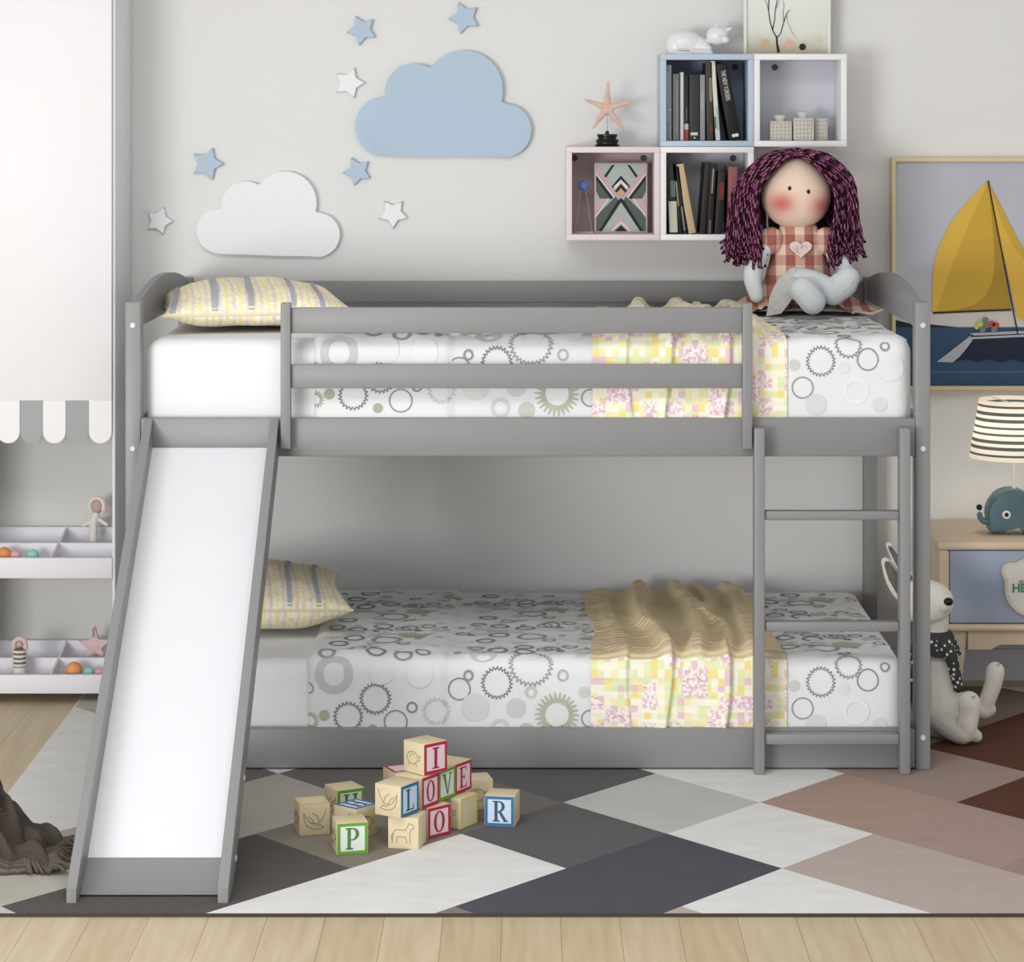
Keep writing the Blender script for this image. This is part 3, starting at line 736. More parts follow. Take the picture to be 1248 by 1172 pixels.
# branch picture on the shelf
Yp=1.04; x0=P(906,0,Yp).x; x1=P(1012,0,Yp).x; zb=UZ1+.0003; zt=zb+.34
t=thing('branch_picture','leaning white picture of a bare black branch, cut by the top of the photo','picture',((x0+x1)/2,Yp,zb))
b=NB()
for a in ((x0,x0+.009,zb,zt),(x1-.009,x1,zb,zt),(x0,x1,zb,zb+.004),(x0,x1,zt-.009,zt)): box(b,a[0],a[1],Yp-.012,Yp+.004,a[2],a[3],.001)
mk('frame',b,M((232,232,226),.5),t)
def artmat():
    m,nt,b=base('misty_print',(220,224,218),.5,.4)
    tc=nd(nt,'ShaderNodeTexCoord'); nz=nd(nt,'ShaderNodeTexNoise'); nz.inputs['Scale'].default_value=14; nt.links.new(tc.outputs['Object'],nz.inputs[0])
    sp=nd(nt,'ShaderNodeSeparateXYZ'); nt.links.new(tc.outputs['Object'],sp.inputs[0])
    a=nd(nt,'ShaderNodeMath',operation='MULTIPLY_ADD'); a.inputs[1].default_value=.08; nt.links.new(nz.outputs['Fac'],a.inputs[0]); nt.links.new(sp.outputs['Z'],a.inputs[2])
    nt.links.new(ramp(nt,a.outputs[0],[(.0,(176,170,146)),(.06,(190,186,164)),(.10,(216,219,210)),(.2,(226,230,226))],False),b.inputs['Base Color']); return m
b=NB(); box(b,x0+.009,x1-.009,Yp-.004,Yp+.002,zb+.004,zt-.009); mk('printed_panel',b,artmat(),t)
Q=lambda px,py,o=0:P(900+px/6.336,py/6.336,Yp-.005-o)
b=NB(); tube(b,[Q(310,405),Q(297,330),Q(295,290)],[.0045,.003,.0026],6,flat=.4,ref=(0,1,0))
for pts,r_ in (([(295,290),(262,230),(245,170),(232,80),(235,0),(228,-90)],.0022),([(262,235),(280,150),(285,70),(300,0),(310,-80)],.0018),([(297,290),(325,260),(350,170),(375,100),(400,75)],.002),([(350,170),(345,100),(352,40),(345,0)],.001),([(232,80),(215,20),(190,-40)],.001),([(285,70),(300,50),(330,-30)],.001),([(375,120),(380,170),(420,260),(470,330)],.0006)):
    tube(b,[Q(*p) for p in pts],[r_]+[r_*.7]*(len(pts)-2)+[r_*.35],6,flat=.4,ref=(0,1,0))
mk('branch',b,M((34,32,32),.7),t)
b=NB(); 
for px,py,rr,mi in ((495,362,26,0),(210,335,34,1),(395,345,42,2)):
    pts=[Q(px+rr*math.cos(a*PI/12),py+rr*math.sin(a*PI/12)) for a in range(24)]; prism(b,pts,(0,.002,0),mi)
mk('printed_dots',b,[M((52,42,36),.7),M((206,180,146),.7),M((218,186,166),.7)],t)
# ---------------------------------------------------------------- sailboat picture
Yq=1.07; S5=lambda x,y,L=0:P(1040+x/3.553,170+y/3.553,Yq-.0006-L*.0008)
fx0,fx1=P(1086,0,Yq).x,P(1086,0,Yq).x+.66; fz0,fz1=P(0,474.5,Yq).z,P(0,192,Yq).z
t=thing('sailboat_picture','large framed picture of a yellow-sailed boat on a blue sea','picture',((fx0+fx1)/2,Yq,fz0))
b=NB(); th=.011
for a in ((fx0,fx0+th,fz0,fz1),(fx1-th,fx1,fz0,fz1),(fx0+th,fx1-th,fz0,fz0+th),(fx0+th,fx1-th,fz1-th,fz1)): box(b,a[0],a[1],Yq-.018,Yq+.028,a[2],a[3],.001)
mk('frame',b,M((222,204,160),.5),t)
b=NB()
cs=[(186,189,198),(206,203,198),(46,78,110),(22,28,40),(222,180,72),(204,166,58),(176,140,46),(18,30,58),(178,182,190),(44,40,30),(190,200,90),(196,70,66),(120,124,122),(58,96,138)]
def sp(pl,mi,L): prism(b,[S5(x,y,L) for x,y in pl],(0,.0005,0),mi)
X9=40+2420-40
XR=(P(1086,0,Yq).x+.655)*kk(Yq)+CX; XR=(XR-1040)*3.553
sp([(175,95),(XR,95),(XR,1075),(175,1075)],0,0)
sp([(175,745),(XR,745),(XR,815),(175,815)],1,1)
sp([(175,812),(XR,812),(XR,1078),(175,1078)],2,2)
sp([(180,812),(180,780),(240,795),(330,800),(450,812)],3,3)
sp([(583,178),(548,210),(510,250),(472,295),(440,335),(410,380),(385,430),(366,480),(355,520),(347,560),(343,600),(341,680),(342,752),(430,748),(500,745),(600,742),(683,735),(640,480)],4,3)
sp([(583,178),(545,270),(500,370),(440,520),(390,660),(358,750),(450,747),(560,700),(612,600),(612,480),(600,330)],5,4)
sp([(583,178),(600,330),(612,470),(612,560),(600,630),(570,685),(520,718),(440,738),(380,750),(500,745),(683,735),(640,460)],6,5)
sp([(590,190),(620,250),(660,340),(710,440),(739,520),(790,590),(850,650),(900,700),(860,750),(800,780),(739,790),(712,770),(698,720),(660,540),(620,380)],4,3)
sp([(590,190),(640,290),(690,390),(739,480),(800,570),(739,520),(690,460),(640,350)],5,4)
sp([(345,746),(683,732),(683,740),(345,755)],9,6)
sp([(580,178),(586,178),(716,845),(710,847)],9,7)
sp([(430,965),(470,930),(500,890),(512,868),(739,858),(900,852),(1000,850),(970,960),(930,950),(860,968),(800,945),(739,965),(690,950),(640,965),(590,950),(540,962),(490,950)],7,5)
sp([(362,962),(500,855),(520,838),(515,870),(490,905),(460,940),(430,965)],8,6)
sp([(508,838),(739,828),(1010,818),(1010,830),(739,840),(508,850)],8,6); sp([(508,852),(739,842),(1005,834),(1005,846),(739,854),(508,864)],8,7)
sp([(508,850),(739,840),(1010,830),(1010,834),(739,844),(508,855)],9,7)
for px,py,rr,mi in ((548,800,13,10),(535,812,10,10),(572,782,14,12),(575,805,12,12),(600,798,14,11),(618,805,15,11),(610,822,14,12),(560,822,14,12)):
    sp([(px+rr*math.cos(a*PI/5),py+rr*math.sin(a*PI/5)) for a in range(10)],mi,8+(px%3))
sp([(175,1000),(XR,1000),(XR,1010),(175,1012)],13,3)
mk('printed_panel',b,[M(c,.6) for c in cs],t)
# ---------------------------------------------------------------- cabinet at left
Yk=.785; kx0=-1.56; kx1=-1.139
cab=thing('toy_cabinet','tall white cabinet with scalloped valance and open toy trays at the left wall','cabinet',((kx0+kx1)/2,.93,FZ))
zb=.004
for nm,x0,x1 in (('side_panel',kx0,kx0+.02),('side_panel',kx1-.008,kx1)):
    b=NB(); box(b,x0,x1,Yk,WY-.002,zb+.018,2.35,.001); mk(nm,b,greyS,cab)
b=NB(); box(b,kx0+.02,kx1-.008,WY-.02,WY-.004,zb+.02,2.3); mk('back_panel',b,mat('niche_back_paint',(214,214,210),.7,.2,var=.01),cab)
b=NB(); box(b,kx0+.001,kx1-.008,Yk-.012,Yk-.001,.832,2.35,.001); mk('door',b,whitep,cab,label='plain white door above the niche')
b=NB(); box(b,kx0+.02,kx1-.008,Yk,WY-.02,.832,.85); mk('shelf_board',b,lilac,cab)
sw=28/kk(Yk-.004)
for i in range(7):
    xr=kx1-.0085-sw*i; xl=xr-sw*.985; xc=(xl+xr)/2; r_=(xr-xl)/2; y=Yk-.010
    if xl<kx0-.02: break
    zt,zbt=.832,P(0,539.5,Yk).z
    pts=[(xl,y,zt)]+[(xc-r_*math.cos(a*PI/16),y,zbt+r_-r_*math.sin(a*PI/16)) for a in range(17)]+[(xr,y,zt)]
    b=NB(); prism(b,pts,(0,.007,0)); mk('valance_scallop',b,whitep if i%2==0 else greyA,cab,ang=50,label='white scallop' if i%2==0 else 'grey scallop')
def tray(zl0,zl1,zm,zk,fl):
    b=NB(); box(b,kx0+.02,kx1-.008,Yk-.006,Yk+.008,zl0,zl1,.001); mk('tray_front',b,lilac,cab)
    b=NB(); box(b,kx0+.02,kx1-.008,.915,.925,fl,zm,.001); mk('tray_divider',b,lilac,cab)
    b=NB(); box(b,kx0+.02,kx1-.008,1.045,1.055,fl,zk,.001); mk('tray_back',b,lilac,cab)
    b=NB(); box(b,kx0+.02,kx1-.008,Yk+.008,1.075,fl-.012,fl,.001); mk('tray_floor',b,lilac,cab)
    b=NB(); xx=-1.321
    for (ya,yb,za,zb2) in ((Yk+.008,.915,zl1,zm),(.925,1.045,zm,zk)):
        prism(b,[(xx,ya,fl),(xx,yb,fl),(xx,yb,zb2-.001),(xx,ya,za-.001)],(.006,0,0))
    mk('tray_partition',b,lilac,cab)
tray(.341,.397,.417,.442,.375); tray(zb+.019,.0745,.0945,.118,.050)
b=NB()
for x in (kx0+.02,kx1-.05): box(b,x,x+.03,Yk+.02,Yk+.05,zb-.004,zb+.02); box(b,x,x+.03,1.03,1.06,zb-.004,zb+.02)
mk('foot',b,M((90,86,82),.7),cab)
# toys in the trays
def ball(px,Y,r_,fl,c,label):
    b=NB(); x=(px-CX)/kk(Y); blob(b,(x,Y,fl+r_),r_,u=24,v=16); tag(mk('ball',b,M(c,.5),ang=80),label,'ball','toy balls in the trays')
ball(5,.85,.0205,.375,(232,156,98),'orange ball in the upper tray beside a pink ball')
ball(19,.85,.016,.375,(232,184,192),'pink ball in the upper tray between the orange and mint balls')
ball(40,.85,.0175,.375,(150,220,205),'mint green ball in the upper tray, right of the pink one')
ball(90,.85,.0235,.050,(238,164,100),'large orange ball in the lower tray under the pink star')
ball(108,.85,.0155,.050,(150,220,205),'mint green ball in the lower tray')
ball(121.5,.85,.0145,.050,(236,176,188),'pink ball in the lower tray near the slide')
crm=mat('cream_crochet',(232,228,220),.95,.05,var=.05,vs=60,bump=.8,bs=500); crp=mat('pink_crochet',(226,196,196),.95,.05,var=.05,vs=60,bump=.8,bs=500); crb=mat('brown_pink_felt',(196,168,164),.9,.05)
Yt=.985; T1=lambda px,py,dy=0:P(px,py,Yt+dy)
x=T1(114,0).x
t=thing('crochet_rattle','cream crochet doll rattle with raised round head standing in the upper tray','toy',(x,Yt,.3755))
b=NB(); capsule(b,[(x,Yt,.389),T1(114,640),T1(117,627)],[.012,.012,.010]); capsule(b,[T1(115,631),T1(108,637),T1(101,640)],[.007,.006,.006]); capsule(b,[T1(117,631),T1(124,635),T1(130,639)],[.007,.006,.006])
b=fuse(b,.002,3); mk('body',b,crm,t)
b=NB(); blob(b,T1(118,617),(.017,.014,.020)); mk('head',b,crb,t)
b=NB(); cc=T1(118,616); tube(b,[cc+Vector((.020*math.cos(a*PI/14-.6),-.004,.022*math.sin(a*PI/14-.6))) for a in range(20)],.0055,8); mk('hood',b,crm,t)
b=NB(); capsule(b,[T1(127,610),T1(128,622)],[.006,.006]); mk('ear',b,crp,t)
b=NB(); Ys2=.85; x=P(24,0,Ys2).x
t=thing('striped_rattle','pink arched crochet rattle with cream and brown rings in the lower tray','toy',(x,Ys2,.0505))
zz=[.0505,.082]; b=NB(); lathe(b,[(.018,.0505),(.0185,.066),(.0185,.082),(.017,.0825)],(x,Ys2,0),20); mk('base',b,crm,t)
for i in range(4):
    z=.088+i*.0125
    b=NB(); blob(b,(x,Ys2,z),(.0205,.0205,.0062)); mk('ring',b,crm,t)
    b=NB(); blob(b,(x,Ys2,z+.0062),(.0175,.0175,.003)); mk('ring',b,M((120,104,96),.9),t,label='brown ring')
b=NB(); zc=.160
tube(b,[(x-.0165,Ys2,.132)]+[(x-.0165*math.cos(a*PI/12),Ys2,zc-.016+.0165*math.sin(a*PI/12)) for a in range(13)]+[(x+.0165,Ys2,.132)],.0068,8); mk('arch',b,crp,t)
b=NB(); blob(b,(x,Ys2,.144),.010); mk('bead',b,crb,t)
b=NB(); Y6=.985; T6=lambda px,py:P(px,py,Y6); c=T6(115,787)
t=thing('star_cushion','pink soft star toy propped in the lower tray above the orange ball','toy',(c.x,Y6,.0505))
pts=[(115,762),(120,779),(135,780),(123.5,790),(129,803),(115,795.5),(101,803),(106,790),(95,781),(110,779)]
prism(b,[P(a,q,Y6-.008) for a,q in pts],(0,.016,0)); blob(b,c,(.022,.012,.022)); b=fuse(b,.0018,6)
mk('body',b,crp,t)
for pp_ in ([(113,765),(113.5,776)],[(126,797),(128,790)],[(114,797),(117,797)]):
    b=NB(); tube(b,[P(*q,Y6-.0135) for q in pp_],.0022,6); mk('stitch',b,crb,t)
# ---------------------------------------------------------------- nightstand
Yn=.672
ns=thing('nightstand','light birch bedside cabinet with a pale blue drawer at the right','nightstand',(1.45,.87,0))
nx0,nx1=1.118,1.80
b=NB(); box(b,nx0-.004,nx1,Yn-.006,WY-.02,.436,.4575,.008,seg=3); mk('top_board',b,oak,ns)
b=NB(); box(b,nx0,nx0+.030,Yn,WY-.03,.230,.436,.008,seg=3); box(b,nx1-.03,nx1-.004,Yn,WY-.03,.230,.436,.008); box(b,nx0+.02,nx1-.02,WY-.05,WY-.034,.23,.436)
mk('side_board',b,oak,ns)
b=NB(); box(b,nx0-.002,nx1-.002,Yn-.006,WY-.03,.214,.234,.008,seg=3); mk('bottom_board',b,oak,ns)
b=NB(); pts=[(1.20,.214),(1.20,.163),(1.262,.163),(1.285,.176),(1.50,.178),(1.63,.176),(1.66,.163),(1.70,.163),(1.70,.214)]
prism(b,[(a,Yn+.012,q) for a,q in pts[::-1]],(0,.016,0)); mk('apron',b,oak,ns)
for lx,ly,sx in ((1.165,Yn+.04,1),(1.76,Yn+.04,-1),(1.165,WY-.08,1),(1.76,WY-.08,-1)):
    b=NB(); T=[(lx-.033*1,.214),(lx+.035,.214),(lx+.012,.001),(lx-.012,.001)]
    prism(b,[(a,ly-.02,q) for a,q in T],(0,.04,0),bev=.004); mk('leg',b,oak,ns)
bd=mat('dusty_blue_drawer_paint',(164,176,197),.5,.3,var=.01)
b=NB(); box(b,1.1495,nx1-.034,Yn+.004,Yn+.026,.2375,.4335,.002); dr=mk('drawer',b,bd,ns,label='pale blue drawer front')
b=NB(); box(b,1.148,nx1-.032,Yn+.028,Yn+.034,.235,.436); mk('recess_board',b,M((70,66,62),.8),ns)
pc=lambda px,py,o=0:P(px,py,Yn-o)
circ=[(1232,697,11.5),(1284,697,11.5),(1258,718,33),(1258,712,33)]
out=union_outline(circ,[],(1258,712),120)
b=NB(); prism(b,[pc(x,y,.010) for x,y in out],(0,.013,0),bev=.0015); pl=mk('bear_plaque',b,M((222,212,196),.6),dr,ang=50,label='cream bear-head shaped plaque')
inner=union_outline([(1233,698,8.5),(1283,698,8.5),(1258,718,29.5),(1258,712,29.5)],[],(1258,712),120)
b=NB(); prism(b,[pc(x,y,.0116) for x,y in inner],(0,.002,0)); 
bt=textbm('HELLO',.031,.0006,'LEFT',.0012); me=bpy.data.meshes.new('t')
bmesh.ops.transform(bt,matrix=Matrix.Translation(pc(1233.5,717,.0122))@Matrix.Rotation(R(90),4,'X')@Matrix.Diagonal((1.0,1,1,1)),verts=bt.verts)
for f in bt.faces: f.material_index=1
bt.to_mesh(me); bt.free(); b.from_mesh(me)
bt=textbm('BEAR',.013,.0006,'LEFT'); me=bpy.data.meshes.new('t2')
bmesh.ops.transform(bt,matrix=Matrix.Translation(pc(1242,709,.0122))@Matrix.Rotation(R(90),4,'X'),verts=bt.verts)
for f in bt.faces: f.material_index=2
bt.to_mesh(me); bt.free(); b.from_mesh(me)
# plaque face is a child at sub-part depth of the drawer's plaque, so keep it on the drawer
mk('plaque_print',b,[M((232,228,220),.6),M((70,150,112),.6),M((120,130,124),.6)],dr,normals=False)
# ---------------------------------------------------------------- elephant lamp
Ye=.83; lx=1.351
lamp=thing('table_lamp','elephant table lamp with black and white striped shade on the nightstand','lamp',(lx,Ye,.4578))
tealm=mat('teal_wood_stain',(86,114,124),.4,.4,var=.06,vs=8,bump=.1)
E=lambda px,py,dy=0:P(px,py,Ye+dy)
out=[(1207,646)]
for a in range(0,19):
    an=PI-a*PI/18; out.append((1236+31.5*math.cos(an),628-31*math.sin(an)))
out+=[(1267.5,646),(1266,649.2),(1249,649.2),(1247,643),(1244,642.5),(1229,642.5),(1227,645),(1225.5,649.2),(1209,649.2)]
b=NB(); prism(b,[E(x,y,-.040) for x,y in out],(0,.08,0),bev=.009)
z0=.4580
for v in b.verts: v.co.z=max(v.co.z,z0)
body=mk('elephant_body',b,tealm,lamp,ang=50)
b=NB(); capsule(b,[E(1210,632,-.02),E(1201,635.5,-.02),E(1195.5,631.5,-.02),E(1194,627,-.02)],[.0105,.009,.008,.0075]); mk('trunk',b,tealm,body)
b=NB(); blob(b,E(1193.5,618,-.02),.0085); mk('nose_ball',b,black,body)
b=NB(); tube(b,[E(1194,627,-.02),E(1193.5,620,-.02)],.002,6); mk('peg',b,M((200,190,170),.5),body)
c=E(1226.6,627,-.0405)
b=NB(); lathe(b,[(.0115,0),(.0115,.002),(.009,.003)],(0,0,0),24); bmesh.ops.transform(b,matrix=Matrix.Translation(c)@Matrix.Rotation(R(90),4,'X'),verts=b.verts); ey=mk('eye',b,M((235,235,230),.4),body)
b=NB(); lathe(b,[(.0060,.003),(.0060,.004),(.004,.0045)],(0,0,0),20); bmesh.ops.transform(b,matrix=Matrix.Translation(c)@Matrix.Rotation(R(90),4,'X'),verts=b.verts); mk('pupil',b,black,body)
b=NB(); tube(b,[(lx,Ye,.570),(lx,Ye,.72)],.0052,12); mk('stem',b,M((240,236,224),.5),lamp)
shb,sht=P(0,557,Ye).z,P(0,486,Ye).z; rb,rt=54/kk(Ye),42/kk(Ye)
b=NB(); NST=18; n=48
prevr=None
for i in range(NST*3+1):
    q=i/(NST*3); r_=rb+(rt-rb)*q; z=shb+(sht-shb)*q
    ring=[b.verts.new((lx+r_*math.cos(2*PI*j/n),Ye+r_*math.sin(2*PI*j/n),z)) for j in range(n)]
    if prevr:
        band=(q-.5/(NST*3))*8.6; fr=(band)%1
        for j in range(n): b.faces.new((prevr[j],prevr[(j+1)%n],ring[(j+1)%n],ring[j])).material_index=1 if fr>.60 else 0
    prevr=ring
def shade(name,rgb):
    m,nt,bs=base(name,rgb,.9,.1)
    tr=nd(nt,'ShaderNodeBsdfTranslucent'); tr.inputs[0].default_value=lin(rgb); mx=nd(nt,'ShaderNodeMixShader'); mx.inputs[0].default_value=.5
    nt.links.new(bs.outputs[0],mx.inputs[1]); nt.links.new(tr.outputs[0],mx.inputs[2]); nt.links.new(mx.outputs[0],nt.nodes['Material Output'].inputs[0]); return m
mk('lamp_shade',b,[shade('white_shade_fabric',(250,246,236)),shade('dark_shade_stripe',(92,98,102))],lamp,ang=80,normals=False)
b=NB(); blob(b,(lx,Ye,.745),(.022,.022,.028))
m,nt,bs=base('lamp_bulb_glow',(255,235,200)); bs.inputs['Emission Color'].default_value=lin((255,240,218)); bs.inputs['Emission Strength'].default_value=24
mk('bulb',b,m,lamp,ang=80)
b=NB()
for a in range(3): tube(b,[(lx,Ye,sht-.012),(lx+rt*.97*math.cos(a*2.09),Ye+rt*.97*math.sin(a*2.09),sht-.004)],.0014,6)
tube(b,[(lx,Ye,.70),(lx,Ye,sht-.012)],.003,6); mk('shade_frame',b,M((220,216,205),.4),lamp)
# ---------------------------------------------------------------- rabbit plush
Yr=.38; V=lambda px,py,dy=0:P(px,py,Yr+dy)
plush=mat('cream_plush',(226,222,212),.95,.05,var=.03,vs=20,bump=.4,bs=300)
spot=mat('dark_speckled_fabric',(66,68,68),.9,.1,var=.3,vs=70,rgb2=(120,124,122),bump=.3)
rb_=thing('rabbit_plush','long-limbed cream rabbit plush in a dark speckled top, sitting between bed and nightstand','soft toy',V(1140,0).xy.to_3d())
b=NB()
capsule(b,[V(1140,780,.03),V(1146,835,.02),V(1146,872,.0)],[.040,.055,.062])      # torso
blob(b,V(1128,733),(.074,.05,.058)); capsule(b,[V(1135,733,-.01),V(1150,734,-.03)],[.040,.026])
capsule(b,[V(1136,870,-.02),V(1160,888,-.09),V(1172,893,-.11)],[.034,.030,.030])           # near leg
capsule(b,[V(1181,856,-.11),V(1181,870,-.11),V(1178,888,-.11),V(1190,897,-.10)],[.0300,.0275,.029,.016])
capsule(b,[V(1150,862,.06),V(1180,862,.09),V(1198,866,.09)],[.032,.026,.024])
capsule(b,[V(1213,818,.09),V(1210,835,.09),V(1202,858,.09),V(1205,864,.09)],[.0255,.0235,.022,.020])
capsule(b,[V(1142,765,.03),V(1138,750,.01)],[.03,.03])
b=fuse(b,.0035,5)
for v in b.verts:
    v.co.z=max(v.co.z,.001)
mk('body',b,plush,rb_,ang=80)
b=NB(); blob(b,V(1156,733,-.055),(.0125,.010,.0105)); mk('nose',b,black,rb_)
b=NB()
for pts,r_ in (([(1083,664),(1094,682),(1108,706),(1118,722)],[.007,.012,.014,.012]),([(1079,684),(1088,702),(1100,722),(1112,735)],[.010,.019,.020,.014])):
    capsule(b,[V(x,y,-.01) for x,y in pts],[q*1.18 for q in r_])
b=fuse(b,.003,3)
for v in b.verts: v.co.y=Yr-.01+(v.co.y-Yr+.01)*.45
mk('ear',b,plush,rb_,ang=80)
b=NB()
for pts,r_ in (([(1085,668),(1095,684),(1108,706)],[.005,.009,.011]),([(1081,687),(1089,703),(1100,721)],[.008,.015,.016])):
    pp=[V(x,y,-.026) for x,y in pts]; tube(b,[pp[0]+(pp[0]-pp[1])*.2]+pp+[pp[-1]*1.0+(pp[-1]-pp[-2])*.1],[.001]+r_+[.004],10,flat=.35,ref=(0,1,0))
mk('ear_lining',b,spot,rb_,ang=80,label='dark speckled ear lining')
def spotty():
    m,nt,bs=base('white_flecked_fabric',(66,68,68),.9,.1)
    tc=nd(nt,'ShaderNodeTexCoord'); vo=nd(nt,'ShaderNodeTexVoronoi'); vo.inputs['Scale'].default_value=75; nt.links.new(tc.outputs['Object'],vo.inputs['Vector'])
    nt.links.new(ramp(nt,vo.outputs['Distance'],[(0,(214,214,210)),(.30,(64,66,66))]),bs.inputs['Base Color']); return m
fleck=spotty()
b=NB(); lathe(b,[(.040,0),(.050,-.018),(.061,-.045),(.066,-.06),(.062,-.06),(.056,-.045)],V(1141,768,.03),28,sy=.95); mk('vest',b,fleck,rb_,ang=60,label='dark speckled top')
b=NB(); capsule(b,[V(1152,782,-.01),V(1160,803,-.03),V(1168,838,-.04)],[.019,.017,.013]); capsule(b,[V(1122,782,-.01),V(1113,810,-.03),V(1112,850,-.03)],[.019,.016,.012]); mk('sleeve',b,fleck,rb_,ang=80,label='dark speckled sleeve')
b=NB()
for x,y,dy in ((1186,851,-.138),(1216,812,.066)):
    tube(b,[V(x-2,y-3,dy),V(x,y,dy-.001),V(x+2.5,y-4,dy)],.0011,6)
mk('foot_stitching',b,M((120,112,104),.8),rb_)
# ---------------------------------------------------------------- doll
Yd=.78; Dp=lambda px,py,dy=0:P(px,py,Yd+dy); k=kk(Yd)
dl=thing('rag_doll','rag doll with long purple yarn hair and plaid dress sitting on the upper bunk','doll',Vector((Dp(972,0).x,Yd,1.072)))
vc=vcol('painted_muslin')
b=NB(); c=Dp(970,235,0); RX,RYY,RZ=.0975,.085,.100
bmesh.ops.create_uvsphere(b,u_segments=72,v_segments=48,radius=1,matrix=Matrix.Identity(4))
cl=b.loops.layers.color.new('Col')
for v in b.verts:
    n=v.co.copy(); z=n.z
    wx=1+.05*max(0,-z)-(.10*max(0,z-.2)); v.co=c+Vector((n.x*RX*wx,n.y*RYY,(z*RZ if z>0 else z*RZ*.99)))
ch=[Dp(950,247),Dp(1000,250)]
for f in b.faces:
    for l in f.loops:
        co=l.vert.co; a=0
        for q,w in ((ch[0],1),(ch[1],.9)):
            if co.y<c.y: a=max(a,w*math.exp(-(((co.x-q.x)/.032)**2+((co.z-q.z)/.026)**2)))
        s=lin((246,234,224)); p=lin((232,178,172)); l[cl]=tuple(s[i]*(1-a)+p[i]*a for i in range(3))+(1,)
hd=mk('head',b,vc,dl,ang=80,label='pale cloth head with pink cheeks')
def headfront(px,py):
    q=Dp(px,py); u=((q.x-c.x)/RX); w=((q.z-c.z)/RZ); y=c.y-RYY*math.sqrt(max(0,1-u*u-w*w)); return Vector((q.x,y,q.z))
for e in ((959,228.5),(981.5,232.5)):
    b=NB(); blob(b,headfront(*e),(.0050,.003,.0062)); mk('eye',b,black,hd)
# yarn hair
b=NB(); cl=b.loops.layers.color.new('Col'); stc=[]
def bez(pts,t):
    pts=[Vector(p) for p in pts]
    while len(pts)>1: pts=[pts[i].lerp(pts[i+1],t) for i in range(len(pts)-1)]
    return pts[0]
def crm_(pts,t):
    n=len(pts)-1; i=min(int(t*n),n-1); t=t*n-i
    a,b_,c_,d=pts[max(i-1,0)],pts[i],pts[i+1],pts[min(i+2,n)]
    return .5*((2*b_)+(c_-a)*t+(2*a-5*b_+4*c_-d)*t*t+(3*b_-a-3*c_+d)*t**3)
hs=0
for s in (-1,1):
    for i in range(235):
        o=random.random()**.8            # 0 hugging the face, 1 outermost
        dep=random.uniform(-.075,.07) if o>.25 else random.uniform(-.085,-.01)
        off=Vector((0,0,0)); L=random.uniform(-14,12)
        if s>0: L-=4
        lx_=lambda a,b__: a+(b__-a)*o
        w3=84 if s<0 else 76
        pts=[Dp(971+s*1+random.uniform(-2,2),181+3*(1-o)*0+random.uniform(0,4)+(4 if dep<-.05 else 0),dep*.6),
             Dp(971+s*lx_(20,36),lx_(201,189)+random.uniform(-2,2),dep*.95-.012),
             Dp(971+s*lx_(43,66),lx_(230,214),dep-.01),
             Dp(971+s*(lx_(46,w3-4)+random.uniform(-2,2)),lx_(262,246),dep),
             Dp(971+s*(lx_(41,w3)+random.uniform(-5,5)),lx_(300,290)+L*.6,dep),
             Dp(971+s*(lx_(40,w3+2)+random.uniform(-8,8)),lx_(322,308)+L,dep+random.uniform(-.01,.01))]
        if i>150:   # hair falling behind the neck
            xx=random.uniform(2,56) if i<210 else random.uniform(38,50); pts=[Dp(971+s,184,.05),Dp(971+s*xx*.8,196,.085),Dp(971+s*xx*1.1,235,.10),Dp(971+s*xx*1.1,275,.085),Dp(971+s*xx*1.05,300+L*.5,.075)]
        n=30; pp=[crm_(pts,q/n) for q in range(n+1)]
        ph=random.random()*6; n0=len(b.faces)
        rad=[.0036*(1+.22*math.sin(q*2.1+ph)) for q in range(n+1)]
        rings=tube(b,pp,rad,6)
        b.faces.ensure_lookup_table()
        base_c=random.choice([(124,78,106),(108,64,92),(136,88,116),(94,54,80)]); hi=(202,164,186)
        for fi in range(n0,len(b.faces)):
            f=b.faces[fi]; idx=fi-n0; ri,ci=divmod(idx,6); tw=((ri*1.0+ci*1.0+ph)%3)<1
            cc=lin(hi if tw else base_c)
            for l in f.loops: l[cl]=cc
mk('yarn_hair',b,vcol('purple_yarn',.9,.1),dl,ang=80,label='long twisted purple yarn hair')
b=NB(); blob(b,Dp(971,228,.028),(.108,.082,.106),u=32,v=20); mk('hair_cap',b,M((84,44,70),.95,.05,bump=.8,bs=200),dl,label='dark purple hair base')
def plaid():
    m,nt,bs=base('brown_pink_plaid',(190,140,128),.9,.1)
    tc=nd(nt,'ShaderNodeTexCoord'); sp_=nd(nt,'ShaderNodeSeparateXYZ'); nt.links.new(tc.outputs['Object'],sp_.inputs[0])
    def st(o,size,off):
        a=nd(nt,'ShaderNodeMath',operation='MULTIPLY_ADD'); a.inputs[1].default_value=1/size; a.inputs[2].default_value=off; nt.links.new(o,a.inputs[0])
        f=nd(nt,'ShaderNodeMath',operation='FRACT'); nt.links.new(a.outputs[0],f.inputs[0]); return thr(nt,f.outputs[0],.5)
    fx=st(sp_.outputs['X'],.052,10.2); fz=st(sp_.outputs['Z'],.056,10.1)
    c1=mixc(nt,fx,(228,206,188),(186,134,122)); c2=mixc(nt,fx,(206,162,148),(160,100,90)); c3=mixc(nt,fz,c1,c2)
    nt.links.new(c3,bs.inputs['Base Color']); return m
pld=plaid(); limb=mat('pale_grey_blue_stocking',(216,222,226),.85,.1,var=.02,vs=20,bump=.2,bs=300)
b=NB(); cb=Dp(973,0,.01)
zz=lambda py:Dp(0,py).z
lathe(b,[(.050,zz(274)),(.060,zz(284)),(.070,zz(300)),(.080,zz(318)),(.088,zz(332)),(.080,zz(345)),(.07,zz(370))],(cb.x,cb.y,0),36,sy=.75); mk('dress_bodice',b,pld,dl,ang=80,label='brown and pink plaid bodice')
